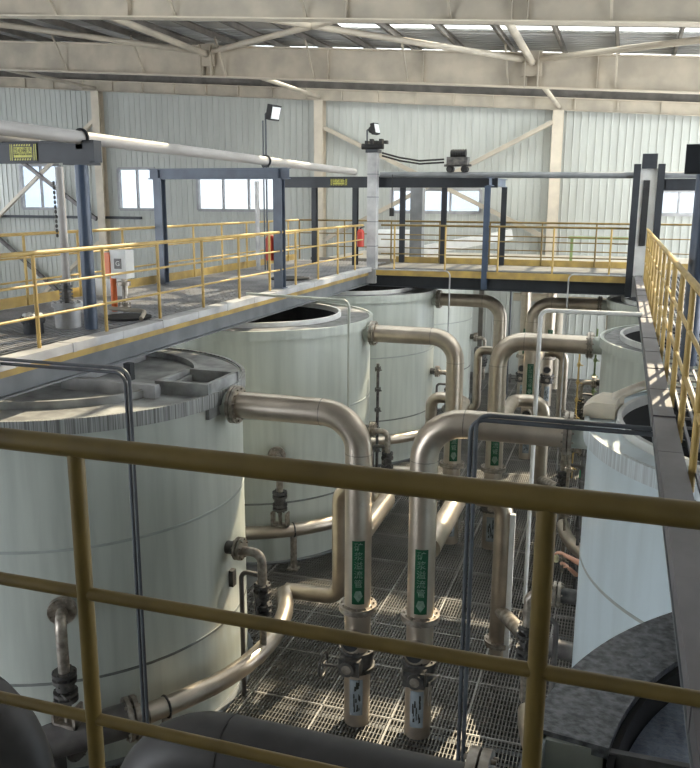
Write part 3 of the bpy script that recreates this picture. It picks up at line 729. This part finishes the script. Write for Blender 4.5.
# front handrail
t = thing('guard_rail', (-.6, 1.53, PL), 'olive yellow handrail right in front of the camera', 'railing')
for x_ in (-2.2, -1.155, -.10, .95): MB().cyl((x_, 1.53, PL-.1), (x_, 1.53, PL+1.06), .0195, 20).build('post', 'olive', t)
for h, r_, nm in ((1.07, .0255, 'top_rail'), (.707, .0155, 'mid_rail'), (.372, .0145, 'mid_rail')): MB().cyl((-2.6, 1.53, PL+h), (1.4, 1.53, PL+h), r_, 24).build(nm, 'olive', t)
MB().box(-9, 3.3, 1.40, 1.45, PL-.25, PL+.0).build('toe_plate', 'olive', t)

# ------------------------------------------------------------------ frames, columns and beams above the walkways
def hsign(cx, y, cz, w, h, small, label):
    t = thing('hazard_sign', (cx, y, cz-h/2), label, 'sign')
    MB().box(cx-w/2, cx+w/2, y-.004, y, cz-h/2, cz+h/2).build('board', 'letter', t)
    s = MB(); yy = y-.006
    def quad(pts): s.add([(cx+a*w/2, yy, cz+b*h/2) for a, b in pts], [tuple(range(len(pts)))])
    quad([(-.66, -.60), (.66, -.60), (.66, .60), (-.66, .60)])
    for x0 in (-1.06, -.94, -.82, .66, .78, .90):                 # diagonal stripes at both ends, clipped to the board
        lo, hi = (-.98, -.69) if x0 < 0 else (.69, .98)
        def at(xa, b): return xa+.16*(b+1)/2
        pts = []
        for b, xa in ((-.94, x0), (-.94, x0+.055), (.94, x0+.055), (.94, x0)): pts.append((max(lo, min(hi, at(xa, b))), b))
        if abs(pts[1][0]-pts[0][0])+abs(pts[2][0]-pts[3][0]) > .02: quad(pts)
    for k in range(7):
        a = -.64+.18*k
        for b in (-.93, .70): quad([(a, b), (a+.10, b), (a+.14, b+.22), (a+.04, b+.22)])
    s.build('yellow_field', 'sign', t)
    tx = MB(); tx.text('当心碰头', (cx, y-.009, cz+h*.10), (1, 0, 0), (0, 0, 1), w*.17, .001)
    tx.text('MIND YOUR HEAD', (cx, y-.009, cz-h*.125), (1, 0, 0), (0, 0, 1), w*.075, .001)
    tx.build('lettering', 'letter', t)
    return t
# dark beam with sign, left, on blue round column
t = thing('steel_frame', (-6.42, 9.0, PL), 'blue round column carrying a dark beam with hazard sign at left', 'frame')
MB().cyl((-6.42, 9.0, PL), (-6.42, 9.0, 6.87), .083, 24).build('column', 'blue', t)
MB().ibeam((-10.5, 9.0, 7.03), (-6.2, 9.0, 7.03), .26, .16).build('beam', 'navy', t)
m = MB(); m.box(-6.6, -6.22, 8.88, 9.12, 6.87, 6.90); m.box(-6.19, -6.17, 8.92, 9.08, 6.90, 7.16); m.build('end_plate', 'navy', t)
MB().box(-10.5, -6.2, 8.95, 8.97, 6.91, 7.15).build('web_cover', 'navy', t)
hsign(-7.22, 8.94, 7.03, .42, .21, False, 'black and yellow hazard sign on the dark beam at upper left')
t = thing('steel_frame', (.73, 9.0, PL), 'blue round column with dark beam end at the right picture edge', 'frame')
MB().cyl((.73, 9.0, PL), (.73, 9.0, 6.74), .083, 24).build('column', 'blue', t)
MB().ibeam((.55, 9.0, 6.87), (4.8, 9.0, 6.87), .28, .16).build('beam', 'navy', t)
MB().box(.53, 4.8, 8.93, 8.96, 6.73, 7.01).build('web_cover', 'navy', t)
# blue portal
t = thing('steel_frame', (-7.2, 14.6, PL), 'grey blue portal frame standing across the left walkway', 'frame')
for x_ in (-8.66, -6.14):
    m = MB(); m.box(x_-.085, x_+.085, 14.51, 14.525, PL, 6.85); m.box(x_-.085, x_+.085, 14.675, 14.69, PL, 6.85); m.box(x_-.007, x_+.007, 14.52, 14.68, PL, 6.85); m.box(x_-.11, x_+.11, 14.49, 14.71, PL, PL+.015)
    m.build('column', 'bluegrey', t)
MB().ibeam((-8.86, 14.6, 6.95), (-5.93, 14.6, 6.95), .2, .15).build('beam', 'bluegrey', t)
m = MB(); m.box(-8.67, -8.65, 14.53, 14.67, 6.86, 7.04); m.box(-6.15, -6.13, 14.53, 14.67, 6.86, 7.04); m.build('stiffener_plate', 'bluegrey', t)
# far dark frame
t = thing('steel_frame', (-5.5, 20.4, PL), 'dark beam on slim posts crossing behind the corner of the walkways', 'frame')
MB().ibeam((-8.6, 20.6, 6.93), (-2.95, 20.6, 6.93), .27, .16).build('beam', 'navy', t)
MB().box(-8.6, -2.95, 20.53, 20.55, 6.81, 7.05).build('web_cover', 'navy', t)
for (x_, y_, z0) in ((-8.75, 21.0, PL), (-7.72, 20.75, PL), (-6.60, 20.75, PL), (-5.72, 22.2, PL), (-4.58, 22.2, PL), (-3.12, 20.16, PL-.45), (-3.0, 22.2, PL)):
    m = MB(); m.box(x_-.065, x_+.065, y_-.07, y_-.055, z0, 6.83); m.box(x_-.065, x_+.065, y_+.055, y_+.07, z0, 6.83); m.box(x_-.008, x_+.008, y_-.06, y_+.06, z0, 6.83); m.build('column', 'blue' if z0 < PL else 'navy', t)
MB().ibeam((-3.1, 20.2, 6.93), (-3.0, 22.3, 6.93), .2, .12).build('tie_beam', 'bluegrey', t)
m = MB(); m.ibeam((-5.72, 20.6, 6.93), (-5.72, 22.3, 6.93), .2, .12); m.ibeam((-4.58, 20.6, 6.93), (-4.58, 22.3, 6.93), .2, .12); m.build('tie_beam', 'navy', t)
hsign(-6.98, 20.52, 6.93, .46, .17, True, 'small hazard sign on the far dark beam beside the grey corner column')
tag(MB().box(-5.98, -5.62, 24.1, 24.46, -1, 6.85).build('concrete_column', 'beamgrey', origin=(-5.8, 24.28, -1)), 'thick grey column behind the far cross walkway', 'column')
t = thing('corner_column', (-5.97, 20.25, PL-.4), 'pale grey boxed column at the inner corner of the walkways', 'column')
MB().box(-6.09, -5.86, 20.1, 20.33, PL-.4, 7.62).build('casing', 'tray', t)
m = MB()
for z in (5.35, 5.95, 6.55, 7.1): m.box(-6.094, -5.856, 20.096, 20.334, z, z+.02)
m.build('casing_joint', 'beamgrey', t)
MB().box(-6.13, -5.82, 20.05, 20.4, 7.62, 7.70).build('cap_plate', 'navy', t)
t = thing('control_cluster', (-6.0, 20.2, 7.72), 'dark electrical cluster on top of the grey corner column', 'electrics')
m = MB(); m.cyl((-6.25, 20.15, 7.77), (-5.7, 20.15, 7.77), .07, 14); m.build('reel', 'black', t)
m = MB()
for k in range(5): m.box(-6.15+.12*k, -6.07+.12*k, 20.05, 20.2, 7.82, 7.90+.04*(k % 2))
m.build('terminal_blocks', 'black', t)
# right column
t = thing('corner_column', (.45, 20.2, PL-.5), 'dark H shaped column with pale web at inner corner of right walkway', 'column')
for x_ in (.21, .72): MB().box(x_-.075, x_+.075, 20.03, 20.33, PL-.5, 7.30).build('flange_face', 'navy', t)
MB().box(.28, .65, 20.16, 20.2, PL-.5, 7.20).build('web', 'white', t)
MB().box(.36, .50, 20.12, 20.15, 5.5, 6.95).build('slot', 'black', t)
MB().box(.3, .62, 20.05, 20.3, 7.2, 7.52).build('cap', 'navy', t)
t = thing('steel_frame', (2.0, 20.6, PL), 'dark beam right of the H shaped column below the hoist rail', 'frame')
MB().ibeam((.75, 20.6, 6.86), (4.2, 20.6, 6.86), .26, .16).build('beam', 'navy', t)
MB().box(.85, 4.2, 20.53, 20.55, 6.74, 6.98).build('web_cover', 'navy', t)
MB().box(3.9, 4.05, 20.5, 20.7, PL, 6.74).build('column', 'navy', t)
t = thing('hoist_rail', (-2.5, 20.2, 7.05), 'dark tubular hoist rail from the trolley to the right column', 'rail')
MB().cyl((-5.8, 20.25, 7.10), (.2, 20.25, 7.06), .07, 12).build('rail_tube', 'beamgrey', t)
MB().cyl((.75, 20.25, 7.06), (4.2, 20.25, 7.05), .07, 12).build('rail_tube', 'beamgrey', t)
# hoist
t = thing('hoist', (-3.85, 20.25, 7.15), 'small dark electric hoist trolley on the rail', 'hoist')
MB().box(-4.12, -3.62, 20.1, 20.4, 7.32, 7.50).build('body', 'cast', t)
m = MB(); m.cyl((-4.05, 20.25, 7.58), (-3.68, 20.25, 7.58), .09, 14)
for k in range(6): m.cyl((-4.0+.06*k, 20.25, 7.58), (-3.985+.06*k, 20.25, 7.58), .11, 12)
m.build('motor', 'black', t)
for x_ in (-4.05, -3.7): MB().cyl((x_, 20.12, 7.22), (x_, 20.38, 7.22), .08, 14).build('wheel', 'black', t)
m = MB(); m.cyl((-4.0, 20.25, 7.28), (-4.0, 20.25, 7.12), .03, 8); m.cyl((-3.75, 20.25, 7.28), (-3.75, 20.25, 7.12), .03, 8); m.box(-4.2, -3.55, 20.2, 20.3, 7.28, 7.33); m.build('hanger', 'cast', t)
# loose cables
m = MB()
for dz in (0, .07): m.tube([(-5.75, 20.2, 7.62-dz), (-5.3, 20.2, 7.50-dz), (-4.8, 20.2, 7.42-dz), (-4.2, 20.2, 7.45-dz)], .022, 8)
tag(m.build('hoist_cable', 'black', origin=(-5.0, 20.2, 7.4)), 'black cables drooping from the grey corner column to the hoist', 'cable')
t = thing('chain_pendant', (-5.45, 20.1, 5.9), 'hanging hoist pendant with small dark control below the far beam', 'pendant')
MB().cyl((-5.45, 20.1, 6.3), (-5.45, 20.1, 7.1), .012, 8).build('cord', 'black', t)
MB().box(-5.5, -5.4, 20.05, 20.15, 6.1, 6.3).build('control', 'black', t)
# pale pipe above the left walkway
t = thing('overhead_pipe', (-6.40, 11, 7.13), 'long pale overhead pipe running away above the left walkway', 'pipe')
MB().cyl((-6.4, 1.0, 7.22), (-6.4, 20.0, 7.16), .08, 20).build('pipe', 'whitepipe', t)
for y_ in (9.0, 14.6):
    m = MB(); n = 16; zz = 7.22-.06*(y_-1)/19
    m.tube([(-6.4+.1*math.cos(2*PI*k/n), y_, zz+.1*math.sin(2*PI*k/n)) for k in range(n+1)], .018, 6, caps=False); m.box(-6.45, -6.35, y_-.05, y_+.05, 7.06, zz-.08); m.build('pipe_clamp', 'navy', t)
tag(MB().cyl((-7.55, 2.0, 7.22), (-7.55, 9.6, 7.22), .075, 16).build('overhead_pipe', 'whitepipe', origin=(-7.55, 5, 7.15)), 'short second pale overhead pipe at the left picture edge', 'pipe')

# ------------------------------------------------------------------ floodlights
def flood(px, py, pole0, pole1, label, face, twin):
    t = thing('floodlight', (px, py, pole0), label, 'floodlight')
    m = MB(); m.cyl((px, py, pole0), (px, py, pole1), .022, 8)
    if twin: m.cyl((px-.07, py, pole0), (px-.07, py, pole1-.15), .018, 8)
    m.build('pole', 'conduit', t)
    sz = .17 if twin else .13; c = V((px+.2, py, pole1+.02)); f = V(face).normalized(); u = V((0, 0, 1)); r = f.cross(u).normalized(); u = r.cross(f)
    def obox(mb, c, a, b, d):
        vs = [c+r*(sa*a)+u*(sb*b)+f*(sd*d) for sa in (-1, 1) for sb in (-1, 1) for sd in (-1, 1)]
        mb.add(vs, [(0, 1, 3, 2), (4, 6, 7, 5), (0, 4, 5, 1), (2, 3, 7, 6), (0, 2, 6, 4), (1, 5, 7, 3)])
    h = MB(); obox(h, c, sz, sz, sz*.4); h.cyl(c-f*.06, c-f*.16, .12, 10, .06); h.cyl((px, py, pole1), c-f*.1, .02, 6)
    h = h.build('lamp_housing', 'black', t)
    l = MB(); obox(l, c+f*(sz*.4+.004), sz*.8, sz*.78, .006); l.build('lens', 'lens', h)
flood(-8.05, 18.4, PL, 8.42, 'floodlight on tall twin pole above the left walkway', (.93, -.30, -.25), True)
flood(-6.12, 20.15, 7.72, 8.16, 'small floodlight on top of the grey corner column', (.97, -.2, .2), False)

# ------------------------------------------------------------------ equipment on the left walkway
def drum(x, y, r, h, label, pole):
    t = thing('agitator_motor', (x, y, PL), label, 'motor', 'agitator drives on the left walkway')
    MB().cyl((x, y, PL-.02), (x, y, PL+h), r*.82, 24).build('drum', 'tray' if pole else 'navy', t)
    m = MB(); m.flange((x, y, PL+h+.02), (0, 0, 1), r, .05, 24, 8, .018); m.build('top_flange', 'tray' if pole else 'navy', t)
    if pole:
        m = MB()
        for k in range(5): m.cyl((x, y, PL+h+.04+.05*k), (x, y, PL+h+.07+.05*k), .085, 14)
        m.cyl((x, y, PL+h), (x, y, PL+h+.3), .06, 12); m.build('coupling', 'cast', t)
    else:
        m = MB()
        for k in range(7): a = 2*PI*k/7; m.sphere((x+.09*math.cos(a), y+.09*math.sin(a), PL+h+.06), .04, 8)
        m.build('bolt_caps', 'white', t)
drum(-6.88, 9.15, .20, .26, 'grey flanged drum at the foot of the white standpipe by the blue column', True)
drum(-6.95, 8.55, .15, .14, 'low black flange with white bolt caps on left walkway', False)
t = thing('standpipe', (-6.9, 9.25, PL+.5), 'white vertical standpipe with chain left of the blue column', 'pipe')
MB().cyl((-6.9, 9.2, PL+.5), (-6.9, 9.2, 6.86), .052, 16).build('pipe', 'whitepipe', t)
m = MB()
for k in range(12): m.sphere((-6.95, 9.14, 6.0+.06*k), .02, 6, (1, 1, 1.4))
m.build('chain', 'cast', t)
tag(MB().cyl((-8.3, 18.4, PL), (-8.3, 18.4, 6.9), .055, 14).build('standpipe', 'tray', origin=(-8.3, 18.4, PL)), 'grey vertical standpipe behind the portal frame right post', 'pipe')
t = thing('control_box', (-7.0, 10.6, PL), 'orange and white control box on a valve stand behind the yellow rails', 'box')
b = MB().box(-7.10, -6.84, 10.5, 10.72, 5.33, 5.74).build('white_case', 'white', t)
MB().box(-7.19, -7.10, 10.48, 10.73, 5.36, 5.70).build('orange_side', 'orange', t)
d_ = MB(); d_.box(-7.03, -6.91, 10.493, 10.5, 5.47, 5.62); d_.build('display', 'cast', b)
m = MB(); m.text('G', (-6.97, 10.49, 5.545), (1, 0, 0), (0, 0, 1), .10, .001); m.build('display_mark', 'white', b)
MB().cyl((-7.13, 10.6, PL), (-7.13, 10.6, 5.36), .045, 12).build('stand', 'orange', t)
m = MB(); m.cyl((-6.95, 10.6, PL), (-6.95, 10.6, 5.33), .035, 12); m.cyl((-6.95, 10.6, 5.22), (-6.95, 10.6, 5.28), .1, 14); m.flange((-6.95, 10.6, PL+.1), (0, 0, 1), .09, .04, 14, 6); m.build('valve_stem', 'flange', t)
def hole(x, y, r, label):
    m = MB(); m.lathe([(.01, 0), (r, 0), (r, .03), (r*.9, .035), (.01, .035)], (x, y, PL-.02), 32, smooth=False)  # flat black disc stands in for a dark opening in the deck
    tag(m.build('deck_hole_disc', 'black', origin=(x, y, PL-.02)), label, 'hole')
hole(-6.62, 10.15, .33, 'round black hatch in left walkway deck behind the control box')
hole(-6.75, 16.6, .42, 'round black hatch in left walkway deck right of the portal frame')
tag(MB().tube([(-6.95, 10.2, PL+.1), (-6.3, 10.1, PL+.1), (-6.25, 9.9, PL+.02)], .03, 10, .1).build('bent_hose', 'cream', origin=(-6.6, 10.1, PL)), 'pale bent hose lying on left walkway by the black hatch', 'hose')
def exting(x, y, z, h, label):
    t = thing('fire_extinguisher', (x, y, z), label, 'extinguisher', 'red fire extinguishers hung on posts')
    m = MB(); m.lathe([(.01, 0), (.085, 0), (.09, .03), (.09, h*.8), (.06, h*.92), (.025, h*.96), (.01, h*.96)], (x, y, z), 20); m.build('cylinder', 'red', t)
    m = MB(); m.cyl((x, y, z+h*.95), (x, y, z+h*1.05), .025, 10); m.bar((x, y, z+h*1.04), (x+.1, y, z+h*1.08), .02, .02); m.build('valve_head', 'black', t)
exting(-6.22, 20.0, 5.35, .45, 'red fire extinguisher hung beside the grey corner column')
exting(-6.33, 14.6, 5.35, .5, 'red fire extinguisher hung behind the portal frame right post')
t = thing('notice_panel', (-8.4, 12.2, PL), 'low white panel standing on left walkway deck by the outer rail', 'panel')
MB().box(-8.75, -7.95, 12.2, 12.23, PL+.02, PL+.30).build('sheet', 'white', t)
MB().box(-8.72, -8.69, 12.24, 12.27, PL-.02, PL+.28).build('leg', 'frame', t); MB().box(-8.01, -7.98, 12.24, 12.27, PL-.02, PL+.28).build('leg', 'frame', t)

# ------------------------------------------------------------------ conduits
def conduit(pts, r, mat, label, twin=0, bend=.12):
    m = MB(); m.tube(pts, r, 10, bend)
    if twin:
        m.tube([V(p)+V((twin, -.0, -twin*.0 if i else -twin)) if i == len(pts)-1 or i == 1 else V(p)+V((0, 0, -twin if False else 0))+V((0, twin, 0)) for i, p in enumerate(pts)] if False else [V(p)+V((twin if i >= 1 else 0, .0, twin if i <= 1 else 0)) for i, p in enumerate(pts)], r, 10, bend)
    return tag(m.build('conduit', mat, origin=pts[-1]), label, 'conduit')
conduit([(-6.0, 6.8, PL-.02), (-4.50, 6.8, PL-.02), (-4.50, 6.8, 0)], .018, 'conduit', 'twin dark conduit dropping in front of nearest whole left tank', .045)
conduit([(.40, 6.8, PL-.14), (-1.07, 6.8, PL-.14), (-1.07, 6.8, 0)], .020, 'conduit', 'twin dark conduit crossing over the tall pale blue tank rim', -.045)
conduit([(.36, 12.8, PL+.02), (-1.10, 12.8, PL+.02), (-1.10, 12.8, 0)], .034, 'white', 'white conduit dropping from right tray between the overflow pipes')
conduit([(-6.0, 12.8, PL+.08), (-4.17, 12.8, PL+.04), (-4.17, 12.8, 0)], .024, 'tank', 'pale conduit bending down in front of the middle left tank')
conduit([(-5.95, 20.08, PL-.04), (-3.95, 20.08, PL-.03), (-3.95, 20.08, .0)], .018, 'tray', 'thin grey conduit dropping from left half of the far cross walkway')
conduit([(.3, 20.08, PL-.02), (-1.13, 20.08, PL-.02), (-1.13, 20.08, .0)], .018, 'tray', 'thin grey conduit dropping from right half of the far cross walkway')
tag(MB().box(-1.18, -1.11, 10.75, 10.82, 0, 2.3).build('floor_post', 'white', origin=(-1.15, 10.78, 0)), 'short white post on the floor beside the white conduit', 'post')
tag(MB().cyl((-2.95, 24.2, 0), (-2.95, 24.2, 4.4), .03, 8).build('conduit', 'conduit', origin=(-2.95, 24.2, 0)), 'thin dark upright conduit far behind the left tank row', 'conduit')
m = MB(); m.tube([(-3.5, 29.5, 3.2), (-1.9, 29.5, 3.2), (-1.9, 29.5, .0)], .14, 14, .3)
tag(m.build('far_pipe', 'creamcol', origin=(-1.9, 29.5, 0)), 'cream bent pipe in front of far wall, left of the distant pair', 'pipe')
m = MB(); m.tube([(-1.6, 28.2, 3.3), (-.2, 28.2, 3.3), (-.2, 28.2, .0)], .12, 14, .3)
tag(m.build('far_pipe', 'creamcol', origin=(-.2, 28.2, 0)), 'cream bent pipe in front of far wall, right of the distant pair', 'pipe')
# white equipment glimpsed behind the far walkway
tag(MB().cyl((-7.6, 26.5, 5.15), (-6.2, 26.5, 5.15), .42, 24).build('white_vessel', 'white', origin=(-6.9, 26.5, 4.7)), 'white horizontal vessel end behind the grey corner column', 'vessel')
tag(MB().bar((-6.2, 26.2, 4.9), (-3.4, 27.2, 5.45), .4, .3).build('white_duct', 'white', origin=(-4.8, 26.7, 4.8)), 'white slanting duct behind the far cross walkway', 'duct')
t = thing('far_platform', (-3, 28, 4.4), 'low pale platform behind the far cross walkway', 'platform')
MB().box(-9.5, 4.5, 25.2, 31, 4.45, 4.6).build('deck', 'creamcol', t)
MB().box(-9.5, 4.5, 25.15, 25.2, 4.3, 4.7).build('edge_beam', 'purlin', t)
for x_ in (-9.3, -4.8, -.2, 4.3): MB().box(x_-.08, x_+.08, 30.5, 30.66, -1, 4.45).build('leg', 'purlin', t)
t = thing('bench_table', (-.6, 27.2, 4.6), 'green topped bench on low platform behind the far cross walkway', 'bench')
MB().box(-1.6, .5, 26.9, 27.5, 5.35, 5.42).build('top', 'olivegreen', t)
for x_ in (-1.5, .4): MB().box(x_-.04, x_+.04, 27.1, 27.3, 4.6, 5.35).build('leg', 'olivegreen', t)

# ------------------------------------------------------------------ person holding a sample bottle
def make_person():
    bx, by = -.05, 11.5
    t = thing('person', (bx, by, 0), 'person in dark work clothes holding a sample bottle, half hidden by tall pale blue tank', 'person')
    m = MB()
    def cap(p, q, r1, r2): m.sphere(p, r1, 14); m.sphere(q, r2, 14); m.tube([p, q], r1, 14, r2=r2)
    # facing -X
    hip = V((bx+.02, by, .92))
    for s in (-1, 1):
        h = hip+V((0, s*.09, -.02)); k = V((bx, by+s*.11, .50)); a = V((bx+.03, by+s*.12, .09))
        cap(h, k, .09, .062); cap(k, a, .058, .042); cap(a+V((.03, 0, -.04)), a+V((-.14, s*.015, -.055)), .045, .035)
    cap(hip, V((bx+.01, by, 1.10)), .125, .12)
    for s in (-1, 1): cap(V((bx+.01, by+s*.05, 1.10)), V((bx-.01, by+s*.10, 1.38)), .105, .095)
    cap(V((bx-.01, by, 1.40)), V((bx-.05, by, 1.52)), .07, .055)
    sh = [V((bx-.01, by+s*.19, 1.40)) for s in (-1, 1)]
    hand_up = V((-.485, by-.06, 1.535)); hand_lo = V((-.40, by-.0, 1.31))
    el = [V((-.24, by-.20, 1.49)), V((-.22, by+.18, 1.08))]
    for s_, e_, hnd in ((sh[0], el[0], hand_up), (sh[1], el[1], hand_lo)):
        cap(s_, e_, .056, .044); d = (hnd-e_)
        w_ = e_+d*.9
        cap(e_, w_, .042, .028)
    # head
    hc = V((bx-.09, by, 1.63))
    m.sphere(hc, .098, 18, (1.0, .82, 1.22)); m.sphere(hc+V((-.03, 0, -.05)), .07, 14, (1, .85, 1))
    m.sphere(hc+V((-.105, 0, -.005)), .018, 8, (1.1, .8, 1.3)); m.sphere(hc+V((-.092, 0, -.055)), .02, 8, (.7, 1.3, .5))
    for s in (-1, 1): m.sphere(hc+V((.005, s*.083, -.01)), .024, 8, (.8, .4, 1.3)); m.sphere(hc+V((-.088, s*.033, .022)), .012, 8)
    # hands: palm plus five fingers closing on the bottle
    def hand(c, fwd, up, thumb):
        fwd = V(fwd).normalized(); up = V(up).normalized(); side = fwd.cross(up).normalized()
        for k in range(4): cap(c-fwd*.03+side*(.027-.018*k), c+fwd*.03+side*(.03-.02*k), .014, .013)
        for k, L in enumerate((.036, .042, .039, .030)):
            b = c+fwd*.035+side*(.03-.02*k); j1 = b+fwd*L*.9+up*-.008; j2 = j1+fwd*L*.35-up*L*.75
            cap(b, j1, .0095, .009); cap(j1, j2, .009, .0075)
        tb = c-fwd*.012+side*thumb*.035; tj = tb+side*thumb*.02+fwd*.025-up*.015; cap(tb, tj, .012, .010); cap(tj, tj+fwd*.022-up*.018-side*thumb*.006, .010, .008)
    hand(hand_up+V((-.03, .0, .01)), (-1, .12, .02), (0, 0, 1), 1)
    hand(hand_lo+V((-.03, .0, .03)), (-.8, -.1, .6), (.5, 0, .8), -1)
    ob = m.build('body', ['cloth', 'skin'], t)
    md = ob.modifiers.new('r', 'REMESH'); md.mode = 'VOXEL'; md.voxel_size = .0055; md.use_smooth_shade = True
    sm = ob.modifiers.new('s', 'SMOOTH'); sm.factor = .5; sm.iterations = 3
    dg = bpy.context.evaluated_depsgraph_get(); me = bpy.data.meshes.new_from_object(ob.evaluated_get(dg))
    ob.modifiers.clear(); ob.data = me; me.materials.clear(); me.materials.append(M['cloth']); me.materials.append(M['skin'])
    lx = ob.matrix_world.translation
    for p in me.polygons:
        c = p.center+t.location
        near_arm = min(((c-(e_+(h_-e_)*max(0, min(1.3, (c-e_).dot(h_-e_)/(h_-e_).length_squared)))).length, ) for e_, h_ in ((el[0], hand_up), (el[1], hand_lo)))[0]
        skin = c.z > 1.53 and (c-hc).length < .2 or (near_arm < .1 and c.x < -.10 and c.z > 1.15 and c.x < bx-.13)
        p.material_index = 1 if skin else 0; p.use_smooth = True
    hr = MB(); hr.sphere(hc+V((.02, 0, .028)), .104, 16, (.95, .88, 1.1)); hr.build('hair', 'hair', t)
    b = thing('sample_bottle', (hand_up.x-.09, by-.06, 1.40), 'small pale sample bottle held in the person hand', 'bottle')
    x0, y0 = hand_up.x-.09, by-.06
    q = MB(); q.lathe([(.002, 0), (.034, 0), (.036, .01), (.036, .085), (.018, .11), (.016, .125), (.002, .125)], (x0, y0, 1.405), 16); q.build('body', 'bottle', b)
    q = MB(); q.cyl((x0, y0, 1.525), (x0, y0, 1.545), .019, 12); q.build('cap', 'white', b)
make_person()

# ------------------------------------------------------------------ light
w = bpy.data.worlds.new('sky'); scene.world = w; w.use_nodes = True
nt = w.node_tree; bg = nt.nodes['Background']
tc = nt.nodes.new('ShaderNodeTexCoord'); nz = nt.nodes.new('ShaderNodeTexNoise'); nz.inputs['Scale'].default_value = 3; nz.inputs['Detail'].default_value = 5
mp = nt.nodes.new('ShaderNodeMapping'); mp.inputs['Scale'].default_value = (1, 1, 3)
nt.links.new(tc.outputs['Generated'], mp.inputs[0]); nt.links.new(mp.outputs[0], nz.inputs['Vector'])
nt.links.new(ramp(nt, nz.outputs[0], [(.4, (.70, .80, .92)), (.6, (.97, .96, .94))]), bg.inputs[0])
bg.inputs[1].default_value = 3.0
s = bpy.data.lights.new('sun', 'SUN'); s.energy = 7; s.color = (1, .86, .66); s.angle = .012
so = bpy.data.objects.new('sun', s); COL.objects.link(so)
so.rotation_euler = V((.16, .60, .56)).to_track_quat('Z', 'Y').to_euler()

scene.view_settings.view_transform = 'Standard'; scene.view_settings.look = 'None'
scene.view_settings.exposure = 1.95; scene.view_settings.gamma = 1.0; scene.view_settings.use_curve_mapping = False
scene.cycles.use_denoising = True
scene.cycles.max_bounces = 8; scene.cycles.diffuse_bounces = 5; scene.cycles.glossy_bounces = 4; scene.cycles.transparent_max_bounces = 12
scene.cycles.sample_clamp_indirect = 6
